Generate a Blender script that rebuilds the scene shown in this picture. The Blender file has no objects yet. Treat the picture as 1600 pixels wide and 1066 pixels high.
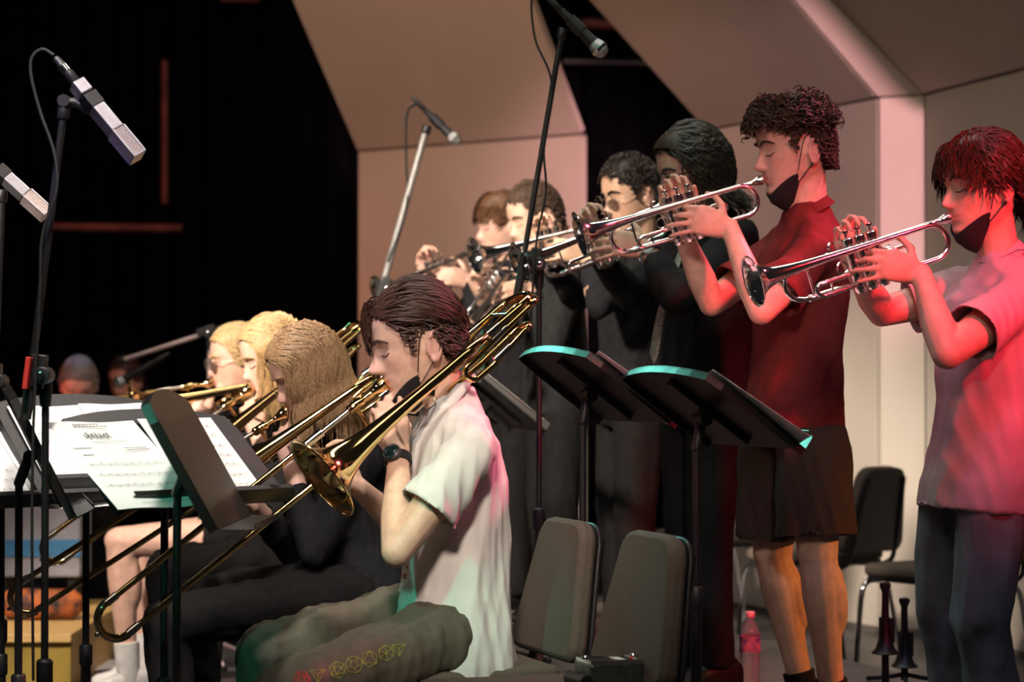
import bpy, bmesh, math, random
import numpy as np
from mathutils import Vector, Matrix

SC = bpy.context.scene
COL = SC.collection
random.seed(4)
RNG = np.random.default_rng(11)

# ------------------------------------------------------------------ camera, world, lights, exposure
FPX = 3500.0                      # focal length in pixels of the 1600 px wide frame
CAM_Z = 1.15
PITCH = math.atan(57 / FPX)
cam_d = bpy.data.cameras.new('camera')
cam_d.sensor_width = 36.0
cam_d.lens = FPX / 1600 * 36.0
cam_d.clip_end = 60
cam_d.dof.use_dof = True
cam_d.dof.focus_distance = 5.65
cam_d.dof.aperture_fstop = 3.2
cam = bpy.data.objects.new('camera', cam_d)
COL.objects.link(cam)
cam.location = (0, 0, CAM_Z)
cam.rotation_euler = (math.pi / 2 + PITCH, 0, 0)
SC.camera = cam
FW = np.array([0, math.cos(PITCH), math.sin(PITCH)])
UP = np.array([0, -math.sin(PITCH), math.cos(PITCH)])
RT = np.array([1.0, 0, 0])


def P(px, py, d):
    """world point that stands d metres deep and shows at pixel px, py"""
    return np.array([0, 0, CAM_Z]) + d * (FW + (px - 800) / FPX * RT + (533 - py) / FPX * UP)


world = bpy.data.worlds.new('world')
SC.world = world
world.use_nodes = True
world.node_tree.nodes['Background'].inputs[0].default_value = (0.75, 0.72, 0.8, 1)
world.node_tree.nodes['Background'].inputs[1].default_value = 0.012

vs = SC.view_settings
vs.view_transform = 'Standard'
vs.look = 'None'
vs.exposure = 0.0
vs.gamma = 1.0
vs.use_curve_mapping = False


def spot(name, loc, target, watts, color, angle=30, blend=0.4, radius=0.12):
    l = bpy.data.lights.new(name, 'SPOT')
    l.energy = watts
    l.color = color
    l.spot_size = math.radians(angle)
    l.spot_blend = blend
    l.shadow_soft_size = radius
    o = bpy.data.objects.new(name, l)
    COL.objects.link(o)
    o.location = loc
    d = Vector(target) - Vector(loc)
    o.rotation_euler = d.to_track_quat('-Z', 'Y').to_euler()
    return o




def area(name, loc, target, watts, color, sx, sy):
    l = bpy.data.lights.new(name, 'AREA')
    l.energy = watts
    l.color = color
    l.shape = 'RECTANGLE'
    l.size, l.size_y = sx, sy
    o = bpy.data.objects.new(name, l)
    COL.objects.link(o)
    o.location = loc
    o.rotation_euler = (Vector(target) - Vector(loc)).to_track_quat('-Z', 'Y').to_euler()
    return o


area('added_fill_over_trumpets', (0.2, 7.3, 5.6), (0.2, 7.3, 0.0), 105, (1.0, 0.88, 0.80), 3.4, 0.7)  # added overhead light for bright bands along the trumpet tubes
area('added_fill_wash', (-0.3, 2.6, 5.4), (0.0, 6.4, 1.0), 45, (1.0, 0.84, 0.74), 5.0, 0.8)  # added large light: broad highlights on the instruments and general fill
# front of house and overhead stage lamps, with a few added fill spots (all hang above or beside the stage, out of frame)
spot('stage_lamp_key', (-3.8, 2.2, 4.6), (-0.40, 8.0, 1.35), 6200, (1.0, 0.84, 0.70), 19, 0.6, 0.35)
spot('stage_lamp_paper', (-0.7, 2.6, 5.2), (-0.98, 5.75, 0.85), 1050, (1.0, 0.90, 0.82), 22, 0.6, 0.2)
spot('added_spot_hair', (-2.2, 3.0, 5.4), (-0.62, 6.6, 1.15), 900, (1.0, 0.84, 0.70), 8, 0.7, 0.2)  # added spot to brighten the long-haired trombone player's hair
spot('stage_lamp_paper_rear', (-1.6, 2.4, 5.0), (-1.12, 5.85, 0.95), 1500, (1.0, 0.93, 0.88), 7.5, 0.7, 0.2)
spot('stage_lamp_teal_left', (-2.4, 0.4, 3.6), (-0.78, 5.05, 0.90), 330, (0.10, 1.0, 0.66), 7, 0.6, 0.1)
spot('stage_lamp_front_left', (-0.4, -0.8, 4.6), (-0.10, 5.5, 0.82), 2000, (1.0, 0.80, 0.68), 9.5, 0.8, 0.35)
spot('stage_lamp_front_right', (0.6, -1.2, 4.6), (0.62, 6.2, 1.30), 1000, (1.0, 0.84, 0.76), 11, 0.8, 0.45)
spot('stage_lamp_teal', (-2.4, 0.6, 4.4), (-0.11, 5.4, 0.62), 560, (0.06, 1.0, 0.66), 4.6, 0.6, 0.1)
spot('stage_lamp_teal_top', (0.1, 4.3, 6.2), (0.25, 6.75, 1.3), 190, (0.06, 1.0, 0.80), 17, 0.7, 0.3)
spot('stage_lamp_teal_low', (-3.1, 11.6, 4.4), (0.40, 5.6, 0.95), 800, (0.22, 1.0, 0.80), 8, 0.6, 0.3)
spot('stage_lamp_red', (3.6, 0.4, 4.0), (1.06, 5.5, 1.36), 3600, (1.0, 0.025, 0.05), 10.5, 0.6, 0.25)
spot('stage_lamp_pink_back', (3.4, 7.0, 4.4), (0.0, 5.5, 0.95), 1500, (1.0, 0.16, 0.28), 12, 0.6, 0.2)
spot('stage_lamp_amber_side', (4.4, 4.9, 2.3), (0.85, 6.1, 0.55), 420, (1.0, 0.34, 0.08), 14, 0.6)
spot('stage_lamp_shell', (-2.8, 4.5, 4.6), (-0.3, 12.0, 2.75), 1050, (1.0, 0.52, 0.33), 34, 0.9, 0.3)
spot('stage_lamp_shell_right', (-1.5, 3.0, 3.6), (1.6, 10.4, 2.2), 210, (1.0, 0.74, 0.46), 26, 0.9, 0.3)
spot('stage_lamp_shell_low', (0.9, 7.9, 3.0), (1.65, 10.0, 0.5), 45, (1.0, 0.86, 0.68), 40, 0.9, 0.3)
spot('stage_lamp_shell_red', (-3.2, 9.6, 0.6), (-0.9, 12.4, 1.0), 100, (1.0, 0.18, 0.10), 50, 1.0, 0.2)
spot('stage_lamp_pink_column', (4.4, 1.45, 2.7), (1.66, 9.95, 2.2), 5800, (1.0, 0.50, 0.57), 13, 0.7)
spot('stage_lamp_violet', (-3.0, 1.6, 4.2), (-0.92, 5.0, 1.75), 260, (0.42, 0.32, 1.0), 9, 0.5)
spot('stage_lamp_blue', (0.8, 2.6, 5.6), (1.15, 5.6, 1.3), 110, (0.22, 0.22, 1.0), 20, 0.6)
spot('added_spot_far_left', (-3.8, 2.2, 4.6), (-2.0, 10.6, 1.1), 900, (1.0, 0.70, 0.62), 7, 0.7)  # added spot to lighten the far skullcap wearer, whom the key misses
spot('added_spot_low_left', (-3.0, 3.4, 4.8), (-1.65, 8.5, 0.35), 2300, (1.0, 0.85, 0.72), 13, 0.7)  # added spot to brighten the plywood platform and the bare legs
spot('stage_lamp_backstage', (-4.5, 11.0, 5.5), (-2.2, 15.2, 2.4), 120, (1.0, 0.30, 0.20), 40, 0.8)

# ------------------------------------------------------------------ materials
MATS = {}


def mat(name, color, rough=0.6, metal=0.0, noise=0.0, nscale=30.0, bump=0.0, bscale=200.0, sheen=0.0, emit=None,
        coat=0.0, trans=0.0, sss=0.0, attr=None, stretch=(1, 1, 1), color2=None, spec=0.5):
    if name in MATS:
        return MATS[name]
    m = bpy.data.materials.new(name)
    m.use_nodes = True
    nt = m.node_tree
    b = nt.nodes['Principled BSDF']
    c = tuple(color) + (1,)
    b.inputs['Base Color'].default_value = c
    b.inputs['Roughness'].default_value = rough
    b.inputs['Metallic'].default_value = metal
    b.inputs['Specular IOR Level'].default_value = spec
    if sheen:
        b.inputs['Sheen Weight'].default_value = sheen
    if coat:
        b.inputs['Coat Weight'].default_value = coat
    if trans:
        b.inputs['Transmission Weight'].default_value = trans
        b.inputs['IOR'].default_value = 1.3
    if sss:
        b.inputs['Subsurface Weight'].default_value = sss
        b.inputs['Subsurface Radius'].default_value = (0.012, 0.005, 0.003)
        b.inputs['Subsurface Scale'].default_value = 1.0
    tc = nt.nodes.new('ShaderNodeTexCoord')
    mp = nt.nodes.new('ShaderNodeMapping')
    mp.inputs['Scale'].default_value = stretch
    nt.links.new(tc.outputs['Object'], mp.inputs['Vector'])
    last = None
    if noise or color2:
        n = nt.nodes.new('ShaderNodeTexNoise')
        n.inputs['Scale'].default_value = nscale
        n.inputs['Detail'].default_value = 4
        nt.links.new(mp.outputs['Vector'], n.inputs['Vector'])
        mx = nt.nodes.new('ShaderNodeMix')
        mx.data_type = 'RGBA'
        if color2:
            a, d = c, tuple(color2) + (1,)
        else:
            a = tuple(max(0, x * (1 - noise)) for x in color) + (1,)
            d = tuple(min(1, x * (1 + noise)) for x in color) + (1,)
        mx.inputs[6].default_value = a
        mx.inputs[7].default_value = d
        rp = nt.nodes.new('ShaderNodeValToRGB')
        rp.color_ramp.elements[0].position = 0.36
        rp.color_ramp.elements[1].position = 0.64
        nt.links.new(n.outputs['Fac'], rp.inputs['Fac'])
        nt.links.new(rp.outputs['Color'], mx.inputs[0])
        last = mx.outputs[2]
    if attr:
        at = nt.nodes.new('ShaderNodeAttribute')
        at.attribute_name = attr
        mu = nt.nodes.new('ShaderNodeMix')
        mu.data_type = 'RGBA'
        mu.blend_type = 'MULTIPLY'
        mu.inputs[0].default_value = 1.0
        if last:
            nt.links.new(last, mu.inputs[6])
        else:
            mu.inputs[6].default_value = c
        nt.links.new(at.outputs['Color'], mu.inputs[7])
        last = mu.outputs[2]
    if last:
        nt.links.new(last, b.inputs['Base Color'])
    if bump:
        n2 = nt.nodes.new('ShaderNodeTexNoise')
        n2.inputs['Scale'].default_value = bscale
        n2.inputs['Detail'].default_value = 3
        nt.links.new(mp.outputs['Vector'], n2.inputs['Vector'])
        bp = nt.nodes.new('ShaderNodeBump')
        bp.inputs['Strength'].default_value = bump
        bp.inputs['Distance'].default_value = 0.004
        nt.links.new(n2.outputs['Fac'], bp.inputs['Height'])
        nt.links.new(bp.outputs['Normal'], b.inputs['Normal'])
    if emit:
        b.inputs['Emission Color'].default_value = tuple(emit[:3]) + (1,)
        b.inputs['Emission Strength'].default_value = emit[3]
    MATS[name] = m
    return m


M_SHELL = mat('shell_cream_laminate', (0.52, 0.465, 0.40), 0.55, noise=0.03, nscale=3)
M_TRIM = mat('shell_bronze_trim', (0.20, 0.17, 0.15), 0.4, 0.4, noise=0.1)
M_FLOOR = mat('stage_floor_vinyl', (0.085, 0.085, 0.085), 0.38, noise=0.25, nscale=9, bump=0.1, bscale=60)
M_RISER = mat('riser_carpet_brown', (0.12, 0.10, 0.095), 0.42, noise=0.25, nscale=14, bump=0.1, bscale=90)
M_BLACKWALL = mat('black_drape', (0.003, 0.003, 0.004), 0.95, noise=0.3, nscale=6, spec=.05)
M_BLACK = mat('black_powder_coat', (0.012, 0.012, 0.013), 0.38, noise=0.2, nscale=80, bump=0.15, bscale=900)
M_DESK = mat('black_desk_enamel', (0.014, 0.013, 0.013), 0.36, noise=0.15, nscale=60, bump=0.08, bscale=1500)
M_PLASTIC = mat('black_plastic', (0.015, 0.015, 0.017), 0.45, noise=0.2, nscale=60)
M_SEAT = mat('charcoal_seat_fabric', (0.115, 0.092, 0.072), 0.85, noise=0.3, nscale=420, bump=0.3, bscale=900)
M_CHROME = mat('chrome', (0.75, 0.75, 0.76), 0.12, 1.0, noise=0.03)
M_SILVER = mat('silver_plate', (0.97, 0.95, 0.92), 0.13, 1.0, noise=0.02, nscale=20)
M_BRASS = mat('lacquered_brass', (0.86, 0.60, 0.26), 0.085, 1.0, noise=0.06, nscale=15)
M_NICKEL = mat('nickel_silver', (0.80, 0.74, 0.62), 0.13, 1.0, noise=0.04, nscale=20)
M_PAPER = mat('sheet_paper', (0.84, 0.84, 0.82), 0.8, noise=0.02, nscale=5)
M_INK = mat('printed_ink', (0.10, 0.10, 0.11), 0.8, noise=0.1)
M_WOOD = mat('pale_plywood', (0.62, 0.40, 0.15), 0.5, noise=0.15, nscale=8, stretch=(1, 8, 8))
M_RUBBER = mat('black_rubber', (0.012, 0.012, 0.012), 0.7, noise=0.1)


def grey(h):
    return tuple((int(h[i:i + 2], 16) / 255) ** 2.2 for i in (0, 2, 4))


# ------------------------------------------------------------------ mesh helpers: every shape is (verts Nx3, list of faces)
def nrm(v):
    v = np.asarray(v, float)
    return v / max(1e-9, np.linalg.norm(v))


def frame_of(axis, hint=(0, 0, 1)):
    a = nrm(axis)
    h = np.asarray(hint, float)
    if abs(np.dot(a, nrm(h))) > 0.98:
        h = np.array([1.0, 0, 0])
    u = nrm(np.cross(h, a))
    v = np.cross(a, u)
    return a, u, v


def grid_faces(rows, n, closed=True, off=0):
    F = []
    m = n if closed else n - 1
    for i in range(rows - 1):
        for j in range(m):
            k = (j + 1) % n
            F.append((off + i * n + j, off + i * n + k, off + (i + 1) * n + k, off + (i + 1) * n + j))
    return F


def tube(path, r, sides=10, caps=True, closed=False):
    """swept round tube; r one radius or one per point"""
    path = np.asarray(path, float)
    n = len(path)
    r = np.full(n, r, float) if np.isscalar(r) else np.asarray(r, float)
    T = np.zeros_like(path)
    T[1:-1] = path[2:] - path[:-2]
    T[0] = path[1] - path[0]
    T[-1] = path[-1] - path[-2]
    if closed:
        T[0] = T[-1] = path[1] - path[-2]
    a, u, v = frame_of(T[0])
    V = []
    ang = np.linspace(0, 2 * np.pi, sides, endpoint=False)
    for i in range(n):
        t = nrm(T[i])
        u = nrm(u - t * np.dot(u, t))
        v = np.cross(t, u)
        V.append(path[i] + r[i] * (np.outer(np.cos(ang), u) + np.outer(np.sin(ang), v)))
    V = np.vstack(V)
    F = grid_faces(n, sides)
    if caps and not closed:
        F.append(tuple(range(sides))[::-1])
        F.append(tuple(range((n - 1) * sides, n * sides)))
    return V, F


def lathe(profile, origin=(0, 0, 0), axis=(0, 0, 1), sides=24, caps=True):
    """profile: list of (distance along axis, radius)"""
    a, u, v = frame_of(axis)
    o = np.asarray(origin, float)
    ang = np.linspace(0, 2 * np.pi, sides, endpoint=False)
    ring = np.outer(np.cos(ang), u) + np.outer(np.sin(ang), v)
    V = np.vstack([o + a * s + ring * max(r, 1e-5) for s, r in profile])
    F = grid_faces(len(profile), sides)
    if caps:
        F.append(tuple(range(sides))[::-1])
        F.append(tuple(range((len(profile) - 1) * sides, len(profile) * sides)))
    return V, F


def box(c, size, R=None):
    s = np.array([[x, y, z] for x in (-.5, .5) for y in (-.5, .5) for z in (-.5, .5)]) * np.asarray(size, float)
    if R is not None:
        s = s @ np.asarray(R, float).T
    V = s + np.asarray(c, float)
    F = [(0, 1, 3, 2), (4, 6, 7, 5), (0, 4, 5, 1), (2, 3, 7, 6), (0, 2, 6, 4), (1, 5, 7, 3)]
    return V, F


def prism(poly, o, U, W, N, t):
    """extrude the 2-D outline poly (in axes U, W at o) along N by t"""
    poly = np.asarray(poly, float)
    o, U, W, N = (np.asarray(q, float) for q in (o, U, W, N))
    A = o + np.outer(poly[:, 0], U) + np.outer(poly[:, 1], W)
    n = len(poly)
    V = np.vstack([A, A + N * t])
    F = [tuple(range(n))[::-1], tuple(range(n, 2 * n))]
    for i in range(n):
        j = (i + 1) % n
        F.append((i, j, n + j, n + i))
    return V, F


def ellipsoid(c, ax, n=16, m=10):
    """ax: 3x3, rows are the half axes"""
    V = []
    for i in range(m + 1):
        th = math.pi * i / m
        th = min(max(th, 0.02), math.pi - 0.02)
        for j in range(n):
            ph = 2 * math.pi * j / n
            V.append((math.sin(th) * math.cos(ph), math.sin(th) * math.sin(ph), math.cos(th)))
    V = np.array(V) @ np.asarray(ax, float) + np.asarray(c, float)
    F = grid_faces(m + 1, n)
    F = [f[::-1] for f in F]
    F.append(tuple(range(n)))
    F.append(tuple(range(m * n, (m + 1) * n))[::-1])
    return V, F


def capsule(a, b, ra, rb, sides=14):
    a = np.asarray(a, float)
    b = np.asarray(b, float)
    L = np.linalg.norm(b - a)
    prof = []
    for t in (5, 30, 55, 75):
        q = math.radians(t)
        prof.append((-ra * math.cos(q), ra * math.sin(q)))
    for k in range(5):
        prof.append((L * k / 4, ra + (rb - ra) * k / 4))
    for t in (75, 55, 30, 5):
        q = math.radians(t)
        prof.append((L + rb * math.cos(q), rb * math.sin(q)))
    return lathe(prof, a, b - a, sides)


def loft(secs, n=24, power=2.0):
    """secs: (centre, half vector U, half vector V)"""
    ang = np.linspace(0, 2 * np.pi, n, endpoint=False)
    c, s = np.cos(ang), np.sin(ang)
    e = 2.0 / power
    cu = np.sign(c) * np.abs(c) ** e
    sv = np.sign(s) * np.abs(s) ** e
    V = np.vstack([np.asarray(o, float) + np.outer(cu, U) + np.outer(sv, W) for o, U, W in secs])
    F = grid_faces(len(secs), n)
    F.append(tuple(range(n))[::-1])
    F.append(tuple(range((len(secs) - 1) * n, len(secs) * n)))
    return V, F


def join(parts):
    V, F, off = [], [], 0
    for v, f in parts:
        V.append(np.asarray(v, float))
        F += [tuple(i + off for i in q) for q in f]
        off += len(v)
    return np.vstack(V), F


def arc(c, r, a0, a1, U, W, n=12):
    c, U, W = (np.asarray(q, float) for q in (c, U, W))
    return [c + r * (math.cos(t) * U + math.sin(t) * W) for t in np.linspace(a0, a1, n)]


def spline(pts, n=8):
    """Catmull-Rom through pts"""
    p = [np.asarray(q, float) for q in pts]
    p = [2 * p[0] - p[1]] + p + [2 * p[-1] - p[-2]]
    out = []
    for i in range(1, len(p) - 2):
        for k in range(n):
            t = k / n
            out.append(0.5 * (2 * p[i] + (p[i + 1] - p[i - 1]) * t + (2 * p[i - 1] - 5 * p[i] + 4 * p[i + 1] - p[i + 2]) * t * t
                              + (3 * p[i] - p[i - 1] - 3 * p[i + 1] + p[i + 2]) * t ** 3))
    out.append(p[-2])
    return np.array(out)


ORIGIN = {}


def mesh_data(name, V, F, material, smooth=True, fix=True):
    me = bpy.data.meshes.new(name)
    me.from_pydata(np.asarray(V).tolist(), [], [tuple(f) for f in F])
    if fix:
        bm = bmesh.new()
        bm.from_mesh(me)
        bmesh.ops.recalc_face_normals(bm, faces=bm.faces)
        bm.to_mesh(me)
        bm.free()
    me.materials.append(material)
    if smooth:
        me.polygons.foreach_set('use_smooth', [True] * len(me.polygons))
        try:
            me.set_sharp_from_angle(angle=math.radians(42 if smooth is True else smooth))
        except Exception:
            pass
    me.update()
    return me


def obj(name, VF, material, parent=None, smooth=True, bevel=0.0, local=False, label=None, fix=True):
    """link one mesh object; world coordinates unless local"""
    V, F = VF if isinstance(VF, tuple) else join(VF)
    V = np.asarray(V, float)
    top = parent
    while top is not None and top.parent is not None:
        top = top.parent
    if top is not None and not local:
        V = V - ORIGIN.get(top.name, np.zeros(3))
    me = mesh_data(name, V, F, material, smooth, fix)
    o = bpy.data.objects.new(name, me)
    COL.objects.link(o)
    if parent is not None:
        o.parent = parent
    if bevel:
        b = o.modifiers.new('bevel', 'BEVEL')
        b.width = bevel
        b.segments = 2
        b.limit_method = 'ANGLE'
        b.angle_limit = math.radians(40)
    if label:
        o['label'] = label
    return o


def tag(o, label, cat, group=None, kind=None):
    o['label'] = label
    o['category'] = cat
    if group:
        o['group'] = group
    if kind:
        o['kind'] = kind
    return o


def thing(name, label, cat, loc=(0, 0, 0), group=None):
    o = bpy.data.objects.new(name, None)
    COL.objects.link(o)
    o.empty_display_size = 0.1
    o.location = [float(q) for q in loc]
    ORIGIN[o.name] = np.array(loc, float)
    return tag(o, label, cat, group)


def structure(name, VF, material, smooth=False, bevel=0.0):
    o = obj(name, VF, material, None, smooth, bevel)
    o['kind'] = 'structure'
    return o


def set_frame(o, origin, X, Z):
    """give an Empty built in local coordinates its place: local x along X, z near Z"""
    X = nrm(X)
    Y = nrm(np.cross(Z, X))
    Z = np.cross(X, Y)
    m = Matrix.Identity(4)
    for i in range(3):
        m[i][0], m[i][1], m[i][2], m[i][3] = X[i], Y[i], Z[i], origin[i]
    o.matrix_world = m
    return np.array(m)


def copy_tree(root, name=None):
    r = root.copy()
    COL.objects.link(r)
    for ch in root.children:
        c = ch.copy()
        COL.objects.link(c)
        c.parent = r
        for g in ch.children:
            d = g.copy()
            COL.objects.link(d)
            d.parent = c
    return r


# the players' common facing: to the left of the picture and a little towards the camera
FACE = nrm((-0.937, -0.35, 0))
ROW = nrm((-0.35, 0.937, 0))
# ------------------------------------------------------------------ the setting
structure('floor', box((0, 9, -0.02), (14, 16, 0.04)), M_FLOOR)
structure('wall_back', box((0, 15.6, 3.0), (16, 0.1, 6.2)), M_BLACKWALL)

# trumpet riser: 20 cm platform running along the row
RZ = 0.20
anchor = np.array([0.76, 6.1, 0])
rq = [anchor + FACE * a + ROW * b for a, b in ((0.62, -3.2), (0.62, 4.6), (-0.85, 4.6), (-0.85, -3.2))]
riser = thing('stage_riser', 'low brown riser platform under the standing trumpet players', 'riser', (anchor[0], anchor[1], 0))
V = np.array(rq)
obj('deck', prism(V[:, :2], (0, 0, RZ - 0.02), (1, 0, 0), (0, 1, 0), (0, 0, 1), 0.02), M_RISER, riser, smooth=False)
Vi = np.array([anchor + FACE * a + ROW * b for a, b in ((0.61, -3.19), (0.61, 4.59), (-0.84, 4.59), (-0.84, -3.19))])
obj('fascia', prism(Vi[:, :2], (0, 0, 0.0), (1, 0, 0), (0, 1, 0), (0, 0, 1), RZ - 0.0205), M_BLACKWALL, riser, smooth=False)


# orchestra shell towers
def shell_tower(label, A, B, cant_x, cant_z, name='acoustic_shell_tower', ext=2.3, seam=None, quad=None):
    A = np.array([A[0], A[1], 0.0])
    B = np.array([B[0], B[1], 0.0])
    w = nrm(B - A)
    n = nrm(np.cross(w, (0, 0, 1)))
    if n[1] > 0:
        n = -n
    L = np.linalg.norm(B - A)
    t = thing(name, label, 'shell panel', (A + B) / 2 - n * 0.02)
    zj = 2.405
    lo = 0.0
    if seam:
        obj('lower_panel', prism([(0, 0.03), (L, 0.03), (L, seam - 0.003), (0, seam - 0.003)], A, w, (0, 0, 1), -n, 0.04), M_SHELL, t, False)
        lo = seam + 0.003
        obj('seam_strip', prism([(0, seam - 0.006), (L, seam - 0.006), (L, seam + 0.006), (0, seam + 0.006)], A - n * 0.004, w, (0, 0, 1), -n, 0.03), M_TRIM, t, False)
    else:
        lo = 0.03
    obj('wall_panel', prism([(0, lo), (L, lo), (L, zj), (0, zj)], A, w, (0, 0, 1), -n, 0.04), M_SHELL, t, False)
    obj('base_rail', prism([(0, 0), (L, 0), (L, 0.03), (0, 0.03)], A - n * 0.01, w, (0, 0, 1), -n, 0.06), M_TRIM, t, False)
    up = np.array([0, 0, 1.0]) * cant_z + n * cant_x
    ul = nrm(up)
    bk = nrm(np.cross(ul, w))
    if np.dot(bk, n) > 0:
        bk = -bk
    if quad is not None:      # a return that fills the wedge between its two neighbours' canted panels
        q = np.array(quad)
        qn = nrm(np.cross(q[1] - q[0], q[3] - q[0]))
        if qn[1] < 0:
            qn = -qn
        obj('canted_panel', (np.vstack([q, q + qn * .03]), [(0, 1, 2, 3), (7, 6, 5, 4), (0, 4, 5, 1), (1, 5, 6, 2), (2, 6, 7, 3), (3, 7, 4, 0)]), M_SHELL, t, False)
    else:
        obj('canted_panel', prism([(0, 0.016), (L, 0.016), (L, ext), (0, ext)], A + np.array([0, 0, zj]), w, ul, bk, 0.04), M_SHELL, t, False)
    obj('joint_strip', prism([(0, -0.006), (L, -0.006), (L, 0.016), (0, 0.016)], A + np.array([0, 0, zj]) - n * 0.003, w, (0, 0, 1), -n, 0.03), M_TRIM, t, False)
    return t


shell_tower('wide tan shell panel behind the far trumpet players, black gap on both sides', (-0.855, 12.47), (0.364, 11.59), 0.5, 0.70)
def cant_edge(E, A, B, cx, cz, ext=2.3, z0=.016):
    """lower and upper corner of a tower's canted panel above floor point E"""
    w = nrm(np.array([B[0] - A[0], B[1] - A[1], 0]))
    n = nrm(np.cross(w, (0, 0, 1)))
    if n[1] > 0:
        n = -n
    ul = nrm(np.array([0, 0, cz]) + n * cx)
    e = np.array([E[0], E[1], 2.405])
    return e + ul * z0, e + ul * ext


PA, PB, PC, PD = (1.00, 11.40), (1.645, 10.08), (1.842, 9.965), (2.46, 7.95)
shell_tower('tan shell panel behind the player in maroon and the bare legs', PA, PB, 0.45, 0.41, seam=0.37)
l0, l1 = cant_edge((1.655, 10.06), PA, PB, .45, .41)
r0, r1 = cant_edge((1.838, 9.975), PC, PD, .45, .41)
shell_tower('narrow bright pink-lit shell panel between the two trumpet players at right', (1.655, 10.06), (1.838, 9.975), 0.40, 0.40, quad=[l0, r0, r1, l1])
shell_tower('tan shell panel behind the woman in the pink shirt, at the right edge', PC, PD, 0.45, 0.41, seam=0.37)

# faint steel pipes in the dark backstage
M_PIPE = mat('red_lit_pipe', (0.30, 0.09, 0.065), 0.5, 0.0, noise=0.35, nscale=5)  # red light on the backstage pipes, put into their colour
M_PIPEG = mat('dull_grey_pipe', (0.12, 0.12, 0.12), 0.5, 0.0, noise=0.3, nscale=5)


def bar(label, a, b, r, m):
    o = obj('backstage_pipe', tube([a, (np.array(a) + np.array(b)) / 2, b], r, 10), m)
    return tag(o, label, 'pipe', 'pipes in the dark backstage')


bar('upright red-lit pipe in the dark backstage at left', P(258, 95, 15.16), P(258, 318, 15.16), 0.024, M_PIPE)
bar('level red-lit pipe low in the dark backstage at left', P(80, 355, 15.16), P(285, 357, 15.16), 0.03, M_PIPE)
bar('short red-lit pipe at the top edge over the dark backstage', P(345, 0, 15.16), P(405, 1, 15.16), 0.012, M_PIPE)
bar('dim orange pipe in the dark gap between the shell panels', P(905, 36, 15.16), P(1010, 42, 15.16), 0.035, M_PIPE)
bar('dim grey pipe in the dark gap between the shell panels', P(880, 96, 15.16), P(1100, 101, 15.16), 0.018, M_PIPEG)

# drape folds in the backstage dark
dr = thing('backstage_drape', 'black pleated drape hanging across the dark backstage', 'curtain', (-2.0, 15.2, 0))
for k in range(52):
    x = -5.2 + k * 0.2
    V, F = loft([((x, 15.25 + 0.05 * math.sin(k * 2.1), z), np.array([0.105, 0, 0]), np.array([0, 0.05 + 0.015 * math.sin(k), 0])) for z in (0.02, 2, 4, 5.6)], 12)
    obj('pleat', (V, F), M_BLACKWALL, dr)


# ------------------------------------------------------------------ music stands
def desk_outline(w=0.51, h=0.335, rise=0.045):
    pts = [(-w / 2, 0), (w / 2, 0), (w / 2, h - rise - 0.03)]
    for k in range(9):
        t = k / 8
        pts.append((w / 2 - 0.012 - (w - 0.024) * t, h - rise + rise * math.sin(math.pi * (0.06 + 0.88 * t)) ** 0.7))
    pts.append((-w / 2, h - rise - 0.03))
    return pts


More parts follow.
